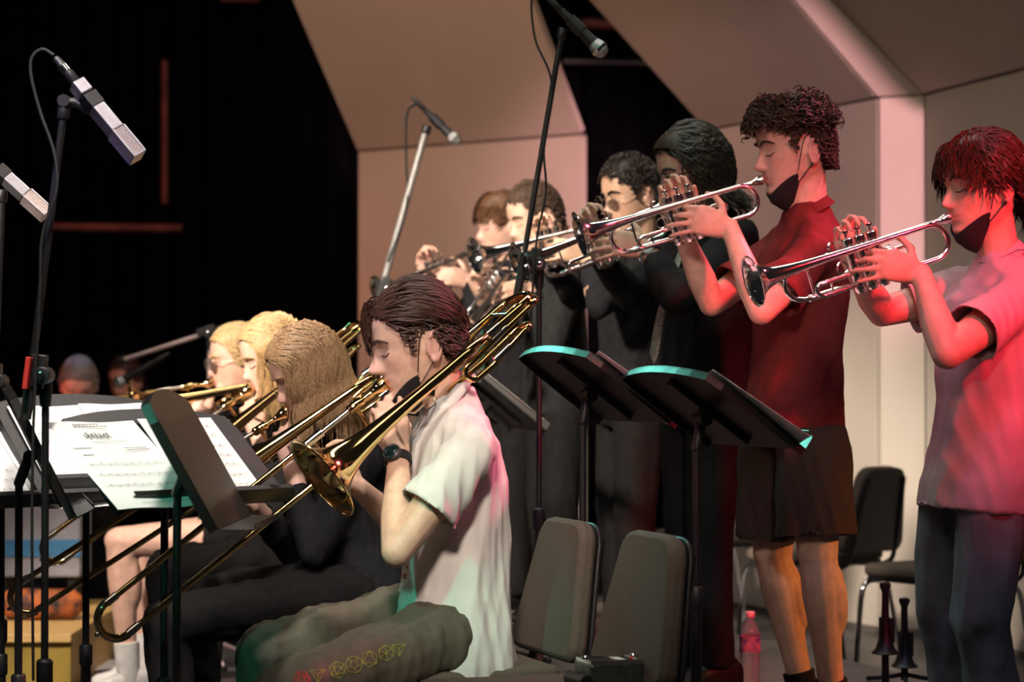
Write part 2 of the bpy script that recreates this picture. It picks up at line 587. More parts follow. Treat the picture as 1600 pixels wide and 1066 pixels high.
def music_stand(label, centre, normal, tilt, floor_z, papers=None, paper_label=None, group='music stands among the players', rim=0.02, back_rib=True, lip=0.046, level=False):
    """centre: middle of the desk; normal: horizontal direction its front faces; tilt: degrees from level"""
    c = np.asarray(centre, float)
    nh = nrm((normal[0], normal[1], 0))
    ti = math.radians(tilt)
    W = -nh * math.cos(ti) + np.array([0, 0, 1]) * math.sin(ti)      # up along the desk
    N = nh * math.sin(ti) + np.array([0, 0, 1]) * math.cos(ti)       # front normal
    U = np.cross(W, N)
    o = c - W * 0.16
    base = c - N * 0.06 - np.array([0, 0, 0.0])
    foot = np.array([base[0], base[1], floor_z])
    t = thing('music_stand', label, 'music stand', foot, group)
    out = desk_outline()
    d = obj('desk', prism(out, o, U, W, -N, 0.0035), M_DESK, t, smooth=False, bevel=0.001)
    # folded rim round the top and the sides, standing out to the back
    inner = [(x * 0.988, 0.004 + y * 0.982) for x, y in out]
    n = len(out)
    rv = []
    for (x, y), (xi, yi) in zip(out, inner):
        for (a, b), k in (((x, y), 0.0036), ((x, y), rim), ((xi, yi), rim), ((xi, yi), 0.0036)):
            rv.append(o + U * a + W * b - N * k)
    F = []
    for i in range(1, n):
        j = (i + 1) % n
        for q in range(4):
            r_ = (q + 1) % 4
            F.append((i * 4 + q, j * 4 + q, j * 4 + r_, i * 4 + r_))
    obj('folded_rim', (np.array(rv), F), M_DESK, d, smooth=False)
    # lip shelf at the bottom front
    sh = [(-0.25, 0), (0.25, 0), (0.25, lip - 0.016), (0.235, lip), (-0.235, lip), (-0.25, lip - 0.016)]
    LN = nh if level else N
    LW = np.array([0, 0, 1.0]) if level else W
    obj('lip_shelf', prism(sh, o - W * 0.001, U, LN, -LW, 0.003), M_DESK, t, smooth=False, bevel=0.0008)
    obj('lip_edge', prism([(-0.235, 0), (0.235, 0), (0.235, 0.014), (-0.235, 0.014)], o + LN * lip - LW * 0.004, U, LW, -LN, 0.002), M_DESK, t, smooth=False)
    if back_rib:
        obj('back_rib', prism([(-0.022, 0.03), (0.022, 0.03), (0.016, 0.28), (-0.016, 0.28)], o - N * 0.0037, U, W, -N, 0.016), M_DESK, t, smooth=False, bevel=0.003)
    hz = c - N * 0.022
    obj('tilt_knuckle', [lathe([(-0.03, 0.016), (0.03, 0.016)], hz - N * 0.012, U, 16), capsule(hz - N * 0.012, base - np.array([0, 0, 0.05]), 0.013, 0.013),
                         lathe([(-0.036, 0.009), (0.036, 0.009)], hz - N * 0.012, U, 12)], M_BLACK, t)
    top = base[2] - 0.045
    mid = floor_z + 0.42
    obj('upper_pole', lathe([(0, 0.0095), (top - mid + 0.02, 0.0095)], (base[0], base[1], mid - 0.02), (0, 0, 1), 16), M_BLACK, t)
    lp = obj('lower_pole', lathe([(0, 0.0135), (mid - floor_z - 0.06, 0.0135)], (base[0], base[1], floor_z + 0.06), (0, 0, 1), 16), M_BLACK, t)
    obj('height_collar', lathe([(0, 0.0155), (0.004, 0.0175), (0.05, 0.0175), (0.054, 0.0145)], (base[0], base[1], mid - 0.03), (0, 0, 1), 16), M_PLASTIC, lp)
    for k in range(3):
        a = 0.6 + k * 2 * math.pi / 3
        e = foot + np.array([math.cos(a) * 0.27, math.sin(a) * 0.27, 0.012])
        m_ = foot + np.array([math.cos(a) * 0.10, math.sin(a) * 0.10, 0.055])
        lg = obj('leg', tube(spline([foot + np.array([0, 0, 0.09]), m_, e], 5), 0.010, 8), M_BLACK, t)
        obj('rubber_foot', ellipsoid(e + np.array([0, 0, 0.001]), np.diag([0.014, 0.014, 0.012])), M_RUBBER, lg)
    # papers that lie on the desk are things of their own
    made = []
    for i, (x0, x1, y0, y1, plabel, ink, *more) in enumerate(papers or []):
        rot, low = (more + [0.0, 0.0])[:2] if more else (0.0, 0.0)
        cr_, sr_ = math.cos(math.radians(rot)), math.sin(math.radians(rot))
        mx, my = (x0 + x1) / 2, (y0 + y1) / 2
        sh_ = []
        nx = 8
        for k in range(nx + 1):
            x = x0 + (x1 - x0) * k / nx
            for y in (y0, (y0 + y1) / 2, y1):
                lift = 0.006 + 0.0025 * math.sin(k * 0.9 + i) + low * (y1 - y) / (y1 - y0)
                xx, yy = mx + (x - mx) * cr_ - (y - my) * sr_, my + (x - mx) * sr_ + (y - my) * cr_
                sh_.append(o + U * xx + W * yy + N * lift)
        sh_ = np.array(sh_)
        Fq = []
        for k in range(nx):
            for q in range(2):
                a = k * 3 + q
                Fq.append((a, a + 3, a + 4, a + 1))
        Vq = np.vstack([sh_, sh_ - N * 0.0008])
        m_ = len(sh_)
        Fq = Fq + [tuple(z + m_ for z in f)[::-1] for f in Fq]
        rim_ids = [k * 3 for k in range(nx + 1)] + [nx * 3 + 1] + [k * 3 + 2 for k in range(nx, -1, -1)] + [1]
        for a, b in zip(rim_ids, rim_ids[1:] + rim_ids[:1]):
            Fq.append((a, b, b + m_, a + m_))
        po = obj('sheet_music', (Vq, Fq), M_PAPER, None, smooth=False)
        tag(po, plabel, 'sheet music', 'sheet music on the stands')
        if ink:
            pr = []
            rnd = random.Random(ink)

            def mark(ax, ay, bx, by, th):
                p0 = o + U * ax + W * ay + N * (0.0098 + low * (y1 - ay) / (y1 - y0))
                p1 = o + U * bx + W * by + N * (0.0098 + low * (y1 - by) / (y1 - y0))
                dv = nrm(p1 - p0)
                sd = np.cross(N, dv) * th / 2
                return (np.array([p0 - sd, p1 - sd, p1 + sd, p0 + sd]), [(0, 1, 2, 3)])
            wd, hd = x1 - x0, y1 - y0
            first = ink % 2 == 1
            if first:   # title block: heavy swung hand lettering with a line beneath
                X = x0 + wd * 0.30
                for k in range(13):
                    yy = y1 - hd * 0.185 + 0.004 * math.sin(k * 2.3)
                    hgt = 0.006 + 0.006 * rnd.random()
                    pr.append(mark(X, yy - hgt * 0.8, X + 0.003 * (1 if k % 2 else -1), yy + hgt, 0.0022))
                    pr.append(mark(X - 0.002, yy + hgt * (0.9 if k % 3 else -.6), X + 0.004, yy + hgt * (0.7 if k % 3 else -.8), 0.0024))
                    X += 0.0056
                pr.append(mark(x0 + wd * .32, y1 - hd * .255, x0 + wd * .72, y1 - hd * .25, 0.0012))
                for yy, a, b in ((.045, .26, .56), (.07, .26, .64), (.33, .62, .88), (.352, .64, .9), (.32, .06, .26), (.40, .1, .22)):
                    n_ = 9
                    for q in range(n_):
                        xa = x0 + wd * (a + (b - a) * q / n_)
                        pr.append(mark(xa, y1 - hd * yy, xa + wd * (b - a) / n_ * .75, y1 - hd * yy, 0.0026))
            rows = (.50, .62, .74) if first else (.10, .22, .34, .46, .58, .70, .82)
            for yy in rows:
                for q in range(5):
                    y_ = y1 - hd * yy - q * 0.0021
                    pr.append(mark(x0 + wd * .06, y_, x0 + wd * .94, y_, 0.00028))
                for q in range(9):
                    xa = x0 + wd * (.1 + .09 * q + .03 * rnd.random())
                    y_ = y1 - hd * yy - 0.008 * rnd.random()
                    pr.append(mark(xa, y_, xa + 0.003, y_ + 0.0008, 0.0022))
                    pr.append(mark(xa + 0.003, y_, xa + 0.003, y_ + 0.008, 0.0006))
            if first:
                pr.append(mark(x0 + wd * .3, y1 - hd * .95, x0 + wd * .85, y1 - hd * .945, 0.001))
                pr.append(mark(x0 + wd * .88, y1 - hd * .80, x0 + wd * .97, y1 - hd * .80, 0.003))
            V_, F_ = join(pr)
            pi = obj('print', (V_, F_), M_INK, po, smooth=False)
            po.location = (0, 0, 0)
        made.append(po)
    return t


CORNER = 'pale corner of sheet music poking out of the stand %s'
# stands of the trumpet row, seen from behind
music_stand('tilted black stand before the chairs, in front of the player in maroon', P(930, 602, 5.95), (0.937, 0.35), 37, RZ,
            [(0.01, 0.225, 0.004, 0.29, 'far sheet on the tilted stand next to the tall microphone pole', 0),
             (-0.315, -0.085, 0.004, 0.27, 'sheet whose pale corner pokes past the tilted stand by the microphone pole', 0, -16.0, 0.0)])
music_stand('tilted black stand nearest the maroon shirt, over the empty chair', P(1108, 637, 5.45), (0.937, 0.35), 36, RZ,
            [(0.01, 0.225, 0.004, 0.29, 'far sheet on the tilted stand before the dark shorts', 0),
             (-0.30, -0.075, 0.006, 0.28, 'sheet whose pale corner pokes out over the dark shorts', 0, -16.0, 0.0)])
music_stand('far black stand with white sheets just behind the white shirt shoulder', P(768, 622, 7.3), (0.937, 0.2), 40, RZ,
            [(0.0, 0.22, 0.004, 0.29, 'rear white sheet on the stand behind the white shirt', 0),
             (-0.37, -0.12, 0.0, 0.27, 'white sheet jutting from the stand behind the white shirt', 0, -14.0, 0.0)])
# stands of the trombone row at left
music_stand('empty black stand seen edge-on with teal-lit rim, beside the trombone bell', P(314, 716, 4.95), (1.0, -0.02), 61, 0.0, rim=0.022, lip=0.075, level=True)
music_stand('black stand with a round top holding the green-tinted sheet music', P(274, 716, 5.25), (0.74, -0.67), 41, 0.0,
            [(-0.305, -0.055, -0.040, 0.285, 'green-tinted sheet with a lettered title on the round-topped stand', 1, 0.0, 0.035),
             (-0.04, 0.185, 0.006, 0.29, 'white sheet right of the edge-on empty stand', 2)])
music_stand('empty black stand seen edge-on by the left microphone pole', P(66, 704, 5.35), (0.966, 0.235), 64, 0.0)
music_stand('black stand holding white sheets behind the left microphone pole', P(150, 690, 5.9), (0.72, -0.70), 46, 0.0,
            [(-0.22, 0.0, 0.004, 0.285, 'bright white sheet between microphone pole and green-tinted sheet', 4),
             (0.002, 0.222, 0.006, 0.29, 'white sheet tucked behind the green-tinted sheet', 6)])
music_stand('black stand with white sheets cut by the left picture edge', P(16, 722, 5.7), (0.72, -0.70), 42, 0.0,
            [(-0.22, 0.0, 0.004, 0.285, 'leftmost white sheet cut by the picture edge', 8),
             (0.002, 0.222, -0.02, 0.265, 'low bright sheet hanging under the left edge-on stand', 10)])


# ------------------------------------------------------------------ microphones on boom stands
def mic_handheld(label, head, tail, L=0.165):
    head = np.asarray(head, float)
    ax = nrm(np.asarray(tail) - head)
    t = thing('microphone', label, 'microphone', head, 'microphones over the band')
    m = mat('mic_grille', (0.55, 0.55, 0.54), 0.35, 0.9, noise=0.3, nscale=900, bump=0.5, bscale=1500)
    obj('grille', lathe([(-0.024, 0.002), (-0.023, 0.010), (-0.017, 0.018), (-0.006, 0.0235), (0.006, 0.0245), (0.018, 0.022), (0.026, 0.019)], head, ax, 24), m, t)
    obj('grille_band', lathe([(-0.004, 0.0252), (0.004, 0.0256), (0.004, 0.0245), (-0.004, 0.024)], head, ax, 24, False), M_CHROME, t)
    obj('barrel', lathe([(0.026, 0.019), (0.03, 0.0185), (0.06, 0.0165), (0.15, 0.0115), (0.158, 0.0115), (0.16, 0.009)], head, ax, 24), M_PLASTIC, t)
    obj('connector', lathe([(0.16, 0.009), (0.162, 0.0098), (0.20, 0.0098), (0.215, 0.008), (0.235, 0.005)], head, ax, 18), M_BLACK, t)
    return t, ax


def mic_ribbon(label, nose, tail, side):
    """square bodied side-address microphone"""
    nose = np.asarray(nose, float)
    ax = nrm(np.asarray(tail) - nose)
    L = np.linalg.norm(np.asarray(tail) - nose)
    u = nrm(np.asarray(side) - ax * np.dot(side, ax))
    v = np.cross(ax, u)
    t = thing('ribbon_microphone', label, 'microphone', nose, 'microphones over the band')
    m1 = mat('satin_mic_body', (0.62, 0.60, 0.66), 0.32, 0.85, noise=0.08, nscale=60)
    m2 = mat('mic_mesh', (0.50, 0.42, 0.40), 0.5, 0.5, noise=0.5, nscale=700, bump=0.6, bscale=1200)
    R = np.array([ax, u, v]).T
    obj('grille', box(nose + ax * L * 0.17, (L * 0.34, 0.036, 0.030), R), m2, t, False, 0.003)
    obj('grille_frame', [box(nose + ax * L * 0.17 + u * s * 0.0195 + v * q * 0.0155, (L * 0.345, 0.004, 0.004), R) for s in (-1, 1) for q in (-1, 1)]
        + [box(nose + ax * (-0.0015), (0.004, 0.042, 0.034), R)], m1, t, False, 0.001)
    obj('body', box(nose + ax * L * 0.55, (L * 0.42, 0.037, 0.031), R), m1, t, False, 0.003)
    obj('clamp_band', box(nose + ax * L * 0.74, (L * 0.16, 0.041, 0.035), R), M_PLASTIC, t, False, 0.002)
    obj('tail_block', box(nose + ax * L * 0.92, (L * 0.16, 0.037, 0.031), R), m1, t, False, 0.003)
    obj('connector', lathe([(L, 0.010), (L + .004, .0125), (L + .03, .0125), (L + .032, .0105), (L + .055, .0105), (L + .075, .007)], nose, ax, 18), M_BLACK, t)
    obj('connector_ring', lathe([(L + .034, .0112), (L + .05, .0112), (L + .05, .0104), (L + .034, .0104)], nose, ax, 18, False), M_CHROME, t)
    return t, ax


def boom_stand(label, tip, pivot, tail, foot_z, r=0.008, colour=None, pole_x=None):
    m = colour or M_BLACK
    tip, pivot, tail = (np.asarray(q, float) for q in (tip, pivot, tail))
    px, py = (pivot[0] + 0.012, pivot[1] + 0.02)
    if pole_x is not None:
        px = pole_x
    foot = np.array([px, py, foot_z])
    t = thing('microphone_stand', label, 'microphone stand', foot, 'boom microphone stands')
    ax = nrm(tip - tail)
    b = obj('boom', tube([tail, (tail + tip) / 2, tip], r, 12), m, t)
    obj('counter_grip', lathe([(0, r + .004), (.10, r + .004), (.105, r + .001)], tail, ax, 14), M_RUBBER, b)
    obj('mic_thread', lathe([(0, r + .003), (.004, r + .005), (.03, r + .005), (.034, r + .002)], tip - ax * 0.034, ax, 14), M_PLASTIC, b)
    R = np.array([ax, nrm(np.cross(ax, (0, 1, 0))), (0, 1, 0)]).T
    cl = obj('clutch', [box(pivot, (0.075, 0.034, 0.03), np.column_stack([ax, nrm(np.cross((0, 1, 0), ax)), np.array([0, 1.0, 0])])),
                        lathe([(-0.03, .02), (0.035, .02)], pivot + np.array([0.012, 0, -0.01]), (0, 1, 0), 20)], M_PLASTIC, t, bevel=0.003)
    obj('clutch_bolt', lathe([(0, .009), (.006, .009), (.007, .006)], pivot + np.array([0.012, -0.03, -0.01]), (0, -1, 0), 12), M_CHROME, cl)
    top = pivot[2] - 0.02
    mid = foot_z + (top - foot_z) * 0.42
    obj('upper_pole', lathe([(0, 0.0085), (top - mid + 0.02, 0.0085)], (px, py, mid - 0.02), (0, 0, 1), 14), m, t)
    obj('pole_top', lathe([(0, .012), (.03, .015), (.06, .015)], (px, py, top - 0.06), (0, 0, 1), 14), M_PLASTIC, t)
    lp = obj('lower_pole', lathe([(0, 0.0125), (mid - foot_z - 0.05, 0.0125)], (px, py, foot_z + 0.05), (0, 0, 1), 14), m, t)
    obj('height_collar', lathe([(0, .014), (.006, .019), (.06, .019), (.066, .013)], (px, py, mid - .03), (0, 0, 1), 16), M_PLASTIC, lp)
    for k in range(3):
        a = 0.9 + k * 2 * math.pi / 3
        e = foot + np.array([math.cos(a) * 0.25, math.sin(a) * 0.25, 0.012])
        lg = obj('leg', tube([foot + np.array([0, 0, 0.10]), (foot + e) / 2 + np.array([0, 0, .045]), e], 0.009, 8), m, t)
        obj('rubber_foot', ellipsoid(e, np.diag([0.013, 0.013, 0.012])), M_RUBBER, lg)
    return t


def cable(label, pts, r=0.0035, m=None):
    o = obj('microphone_cable', tube(spline(pts, 8), r, 8), m or M_RUBBER)
    return tag(o, label, 'cable', 'microphone cables')


# centre-right tall boom
d = 6.55
m3, ax = mic_handheld('hand-held microphone at the top, on the tallest boom', P(937, 77, d), P(862, 2, d))
boom_stand('tall boom stand rising in front of the far trumpet players', P(879, 44, d), P(836, 408, d), P(806, 475, d), RZ, 0.0085)
obj('mic_clip', lathe([(0.075, .0205), (.125, .0185), (.125, .016), (.075, .018)], P(937, 77, d), ax, 20), M_PLASTIC, m3)
cable('cable running down the tallest boom', [P(858, -6, d), P(832, -8, d - .01), P(836, 60, d - .02), P(862, 130, d - .03), P(850, 230, d - .03), P(853, 300, d - .03), P(838, 380, d - .04), P(828, 520, d - .03)])
# far boom before the wide shell panel
d = 8.6
m2_, ax = mic_handheld('small microphone in front of the wide shell panel', P(711, 218, d), P(655, 163, d))
boom_stand('pale-lit boom stand in front of the wide shell panel', P(668, 196, d), P(601, 448, d), P(588, 482, d), RZ, 0.0135, mat('grey_boom', (0.28, 0.28, 0.27), 0.35, 0.3, noise=0.1))
obj('mic_clip', lathe([(0.075, .0205), (.125, .0185), (.125, .016), (.075, .018)], P(711, 218, d), ax, 20), M_PLASTIC, m2_)
cable('cable looping off the microphone before the shell panel', [P(650, 162, d), P(638, 172, d), P(634, 200, d), P(635, 260, d), P(637, 296, d), P(632, 340, d - .04), P(606, 410, d - .04)], 0.005)
# near left boom with the square ribbon microphone
d = 5.0
m1_, ax = mic_ribbon('silver square-bodied microphone at the upper left', P(214, 245, d), P(119, 130, d + .02), (0.4, -0.8, 0.4))
obj('swivel_mount', [tube([P(101, 160, d + .03), P(118, 160, d + .03), P(146, 176, d + .03)], 0.011, 10), lathe([(-.015, .014), (.015, .014)], P(101, 158, d + .03), (0, 1, 0), 16)], M_PLASTIC, m1_)
boom_stand('black boom stand at left holding the square microphone', P(101, 162, d + .03), P(60, 580, d + .03), P(40, 655, d + .03), 0.0, 0.0085)
cable('cable arching off the upper left microphone', [P(84, 86, d + .02), P(66, 77, d + .02), P(50, 90, d + .02), P(49, 120, d + .02), P(63, 175, d + .02), P(85, 240, d + .01), P(88, 300, d), P(66, 370, d), P(62, 470, d), P(54, 620, d), P(50, 800, d), P(52, 1064, d)])
red_tape = mat('red_tape', (0.65, 0.04, 0.03), 0.5, noise=0.1)
# far left microphone, cut by the frame
d = 5.9
m0_, ax = mic_ribbon('pale square-bodied microphone cut by the left picture edge', P(72, 335, d), P(-22, 250, d), (0.4, -0.8, 0.4))
boom_stand('black boom stand at the extreme left edge', P(4, 296, d + .03), P(-8, 590, d + .03), P(-10, 650, d + .03), 0.0, 0.0085)
# ------------------------------------------------------------------ chairs
def pad_outline(w, h, top, r=0.05):
    pts = []
    for cx, cy, a0 in ((top / 2 - r, h - r, 0), (-(top / 2 - r), h - r, 90), (-(w / 2 - r * .6), r * .6, 180), ((w / 2 - r * .6), r * .6, 270)):
        rr = r if cy > h / 2 else r * .6
        for k in range(6):
            a = math.radians(a0 + 18 * k)
            pts.append((cx + rr * math.cos(a), cy + rr * math.sin(a)))
    return pts


def make_chair(label):
    t = thing('stage_chair', label, 'chair', (0, 0, 0), 'stacking chairs on the stage')
    # local: x forward, y left, seat top at 0.455
    back_dir = nrm((-0.20, 0, 1))
    back_n = np.array([back_dir[2], 0, -back_dir[0]])
    out = pad_outline(0.42, 0.345, 0.31, 0.075)
    o = np.array([-0.215, 0, 0.46])
    b = obj('backrest', prism(out, o, (0, 1, 0), back_dir, -back_n, 0.045), M_SEAT, t, True, 0.014, True)
    out2 = [(x * 1.01, y * 1.005 - .001) for x, y in out]
    obj('back_shell', prism(out2, o - back_n * 0.046, (0, 1, 0), back_dir, -back_n, 0.012), M_PLASTIC, b, True, 0.004, True)
    seat = [(-0.20, -0.20), (0.17, -0.225), (0.215, -0.19), (0.225, 0), (0.215, 0.19), (0.17, 0.225), (-0.20, 0.20)]
    s = obj('seat', prism(seat, (0, 0, 0.41), (1, 0, 0), (0, 1, 0), (0, 0, 1), 0.045), M_SEAT, t, True, 0.016, True)
    obj('seat_pan', prism([(x * .96, y * .96) for x, y in seat], (0, 0, 0.395), (1, 0, 0), (0, 1, 0), (0, 0, 1), 0.0145), M_PLASTIC, s, False, 0.003, True)
    for sy in (-1, 1):
        obj('front_leg', tube(spline([(0.12, sy * 0.19, 0.392), (0.20, sy * 0.205, 0.37), (0.225, sy * 0.21, 0.2), (0.235, sy * 0.215, 0.012)], 6), 0.0105, 10), M_CHROME, t, True, 0, True)
        obj('rear_leg', tube(spline([(-0.06, sy * 0.19, 0.388), (-0.19, sy * 0.195, 0.37), (-0.24, sy * 0.20, 0.2), (-0.275, sy * 0.21, 0.012)], 6), 0.0105, 10), M_CHROME, t, True, 0, True)
        obj('back_upright', tube(spline([(-0.10, sy * 0.165, 0.388), (-0.235, sy * 0.165, 0.40), (-0.277, sy * 0.16, 0.48), (-0.335, sy * 0.13, 0.75)], 6), 0.010, 10), M_BLACK, t, True, 0, True)
        for x in (0.235, -0.275):
            obj('foot_glide', lathe([(0, .0125), (.012, .0135), (.02, .011)], (x, sy * (0.215 if x > 0 else 0.21), 0), (0, 0, 1), 12), M_RUBBER, t, True, 0, True)
    return t


def place(t, loc, facing, tilt=0):
    a = math.atan2(facing[1], facing[0])
    t.matrix_world = Matrix.Translation(Vector([float(q) for q in loc])) @ Matrix.Rotation(a, 4, 'Z')
    return t


chair0 = make_chair('charcoal padded chair the front trombone player perches on')
place(chair0, np.array([0.10, 5.62, 0]) + FACE * 0.255, FACE)
CH1 = np.array([0.10, 5.62, 0]) + FACE * 0.255


def chair(label, loc, facing=FACE):
    c = copy_tree(chair0)
    c['label'] = label
    return place(c, loc, facing)


chair('empty charcoal padded chair with a small hardware box on its seat', np.array([0.285, 5.13, 0]) + FACE * 0.255)
SEAT2 = np.array([0.285, 5.13, 0]) + FACE * 0.255
T2SEAT = np.array([-0.37, 6.30, 0])
T3SEAT = np.array([-0.60, 7.25, 0])
T4SEAT = np.array([-0.90, 8.25, 0])
chair('chair under the trombone player in the black shirt', T2SEAT)
chair('chair under the second trombone player from the back', T3SEAT)
chair('chair under the trombone player with glasses at the back', T4SEAT)
chair('dark chair beside the jeans of the woman at right', (1.60, 8.35, 0), nrm((-0.8, -0.6, 0)))
chair('dark chair behind the bare legs', (1.24, 9.15, 0), nrm((-0.75, 0.65, 0)))
chair('far chair between the black trousers', (0.92, 10.15, 0), nrm((-0.9, -0.4, 0)))

# small hardware box on the second chair's seat
hb = P(952, 1040, 5.02)
hb[2] = 0.4555
hx, hy = FACE, ROW
tb = thing('hardware_box', 'small metal hardware box with latches on the empty chair seat', 'box', hb)
Rb = np.array([hx, hy, (0, 0, 1)]).T
M_BOX = mat('green_grey_metal', (0.16, 0.18, 0.17), 0.3, 0.8, noise=0.25, nscale=40)
obj('body', box(hb + np.array([0, 0, 0.03]), (0.13, 0.10, 0.058), Rb), M_BOX, tb, False, 0.004)
obj('lid_frame', [box(hb + np.array([0, 0, 0.062]) + hy * s * 0.042, (0.125, 0.008, 0.008), Rb) for s in (-1, 1)]
    + [box(hb + np.array([0, 0, 0.062]) + hx * s * 0.058, (0.008, 0.09, 0.008), Rb) for s in (-1, 1)], M_CHROME, tb, False, 0.001)
obj('lid_panel', box(hb + np.array([0, 0, 0.0605]), (0.105, 0.074, 0.003), Rb), M_PLASTIC, tb, False)
obj('label_plate', box(hb + np.array([0, 0, 0.0635]) + hx * -0.02, (0.02, 0.05, 0.002), Rb), M_PAPER, tb, False)
obj('side_roll', lathe([(-.05, .016), (.05, .016)], hb + hx * 0.075 + np.array([0, 0, 0.02]), hy, 16), M_BLACK, tb)
obj('screw', lathe([(0, .009), (.004, .009), (.008, .006)], hb + np.array([0, 0, 0.066]) + hx * -0.058, (0, 0, 1), 14), M_CHROME, tb)
obj('screw', lathe([(0, .009), (.004, .009), (.008, .006)], hb + np.array([0, 0, 0.066]) + hx * 0.058, (0, 0, 1), 14), M_CHROME, tb)
obj('red_button', ellipsoid(hb + np.array([0, 0, 0.068]) + hx * -0.035 + hy * -.042, np.diag([.005] * 3), 10, 6), mat('red_plastic', (0.6, 0.05, 0.04), 0.4), tb)

# water bottle on the riser
wb = P(1172, 1062, 6.95)
wb[2] = RZ
tw = thing('water_bottle', 'clear plastic water bottle standing beside the bare legs', 'bottle', wb)
M_PET = mat('clear_pet', (0.95, 0.97, 0.97), 0.08, trans=0.92)
obj('bottle_body', lathe([(0, .020), (.004, .030), (.02, .032), (.035, .0305), (.05, .032), (.065, .0305), (.08, .032), (.095, .031), (.13, .0325), (.15, .0325), (.175, .026), (.195, .0145), (.20, .0125), (.212, .0125)], wb, (0, 0, 1), 24), M_PET, tw)
lb = obj('wrap_label', lathe([(.10, .0328), (.148, .0332)], wb, (0, 0, 1), 24, False), mat('bottle_label', (0.55, 0.35, 0.38), 0.5, color2=(0.12, 0.16, 0.42), nscale=40), tw)
obj('cap', lathe([(.206, .0145), (.208, .0155), (.222, .0155), (.224, .014)], wb, (0, 0, 1), 20), mat('white_cap', (0.75, 0.72, 0.72), 0.4), tw)


# trumpet pegs
def peg(label, top, hgt=0.33):
    f = np.array([top[0], top[1], RZ])
    t = thing('trumpet_peg_stand', label, 'instrument stand', f, 'trumpet pegs on the riser')
    H = top[2] - RZ
    obj('rod', lathe([(0.012, .011), (H - .09, .011), (H - .03, .010), (H - .02, .014), (H - .012, .0175), (H - .003, .016), (H, .008)], f, (0, 0, 1), 18), M_PLASTIC, t)
    obj('bell_cone', lathe([(H - .215, .040), (H - .212, .042), (H - .20, .030), (H - .17, .020), (H - .12, .0135), (H - .10, .012)], f, (0, 0, 1), 20), M_PLASTIC, t)
    obj('fin', [box(f + np.array([math.cos(a) * .017, math.sin(a) * .017, H - .145]), (.022, .004, .075), Matrix.Rotation(a, 3, 'Z')) for a in (0, 2.1, 4.2)], M_PLASTIC, t, False)
    for k in range(3):
        a = k * 2.1 + .4
        obj('leg', tube([f + np.array([0, 0, .03]), f + np.array([math.cos(a) * .07, math.sin(a) * .07, .014]), f + np.array([math.cos(a) * .13, math.sin(a) * .13, .007])], .007, 8), M_PLASTIC, t)


peg('left of the two black trumpet pegs behind the jeans', P(1383, 910, 6.75))
peg('right of the two black trumpet pegs behind the jeans', P(1413, 934, 6.95))
am = P(1404, 1052, 6.45)
am[2] = RZ
ta = thing('amber_cup', 'small amber cup on the riser under the trumpet pegs', 'cup', am)
M_AMB = mat('amber_plastic', (0.75, 0.28, 0.05), 0.25, noise=0.1, coat=0.5)
obj('cup_wall', lathe([(0, .018), (.004, .021), (.062, .024), (.062, .0215), (.006, .018)], am, (0, 0, 1), 20), M_AMB, ta)
obj('rim', lathe([(.060, .0245), (.066, .0245), (.066, .021), (.060, .021)], am, (0, 0, 1), 20, False), M_BRASS, ta)
sp = P(1207, 1000, 8.0)
sp[2] = 0.0
tsp = obj('cable_end', tube(spline([sp + np.array([-.05, 0, .02]), sp + np.array([0.02, 0, .02]), sp + np.array([.07, -.03, .015])], 6), [.012, .013, .015, .015, .015, .016, .018, .019, .02, .021, .02, .02, .019], 10), M_RUBBER)
tag(tsp, 'dark plug end lying on the floor beyond the water bottle', 'plug')

# backstage odds and ends at the lower left
pb = P(60, 1010, 8.3)
tp = thing('plywood_platform', 'pale plywood platform low at the left edge', 'platform', (pb[0], 8.9, 0))
x0, x1 = P(-60, 0, 8.3)[0], P(112, 0, 8.3)[0]
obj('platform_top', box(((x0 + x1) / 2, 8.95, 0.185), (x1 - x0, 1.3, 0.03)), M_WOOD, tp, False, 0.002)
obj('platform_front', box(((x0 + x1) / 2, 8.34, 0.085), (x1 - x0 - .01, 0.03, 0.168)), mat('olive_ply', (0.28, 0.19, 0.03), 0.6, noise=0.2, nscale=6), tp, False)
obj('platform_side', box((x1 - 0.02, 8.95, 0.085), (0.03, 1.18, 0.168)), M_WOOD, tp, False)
gb = P(56, 838, 9.2)
tg = thing('equipment_case', 'grey equipment case with blue band behind the left stands', 'case', (gb[0], 9.35, 0.2))
M_GC = mat('grey_case', (0.34, 0.33, 0.37), 0.55, noise=0.12, nscale=7)
obj('case_body', box((gb[0], 9.35, gb[2]), (0.36, 0.25, 0.34)), M_GC, tg, False, 0.01)
obj('blue_band', box((gb[0], 9.222, gb[2] - .05), (0.362, 0.008, 0.07)), mat('blue_band', (0.06, 0.22, 0.42), 0.5, noise=0.1), tg, False)
obj('case_leg', box((gb[0] - .14, 9.35, (gb[2] - .17 + .2) / 2), (0.03, 0.2, gb[2] - .17 - .2)), M_BLACK, tg, False)
obj('case_leg', box((gb[0] + .14, 9.35, (gb[2] - .17 + .2) / 2), (0.03, 0.2, gb[2] - .17 - .2)), M_BLACK, tg, False)
bag = P(62, 925, 8.75)
tbg = obj('gear_bag', loft([((bag[0] + dx, 8.8, 0.202 + 0.06), np.array([0, 0.06, 0]) * s, np.array([0, 0, 0.06]) * s) for dx, s in ((-.16, .5), (-.13, .95), (0, 1), (.13, .95), (.16, .5))], 18, 2.6), mat('orange_black_bag', (0.02, 0.018, 0.018), 0.7, color2=(0.50, 0.12, 0.02), nscale=16))
tag(tbg, 'black and orange gear bag on the plywood platform', 'bag')
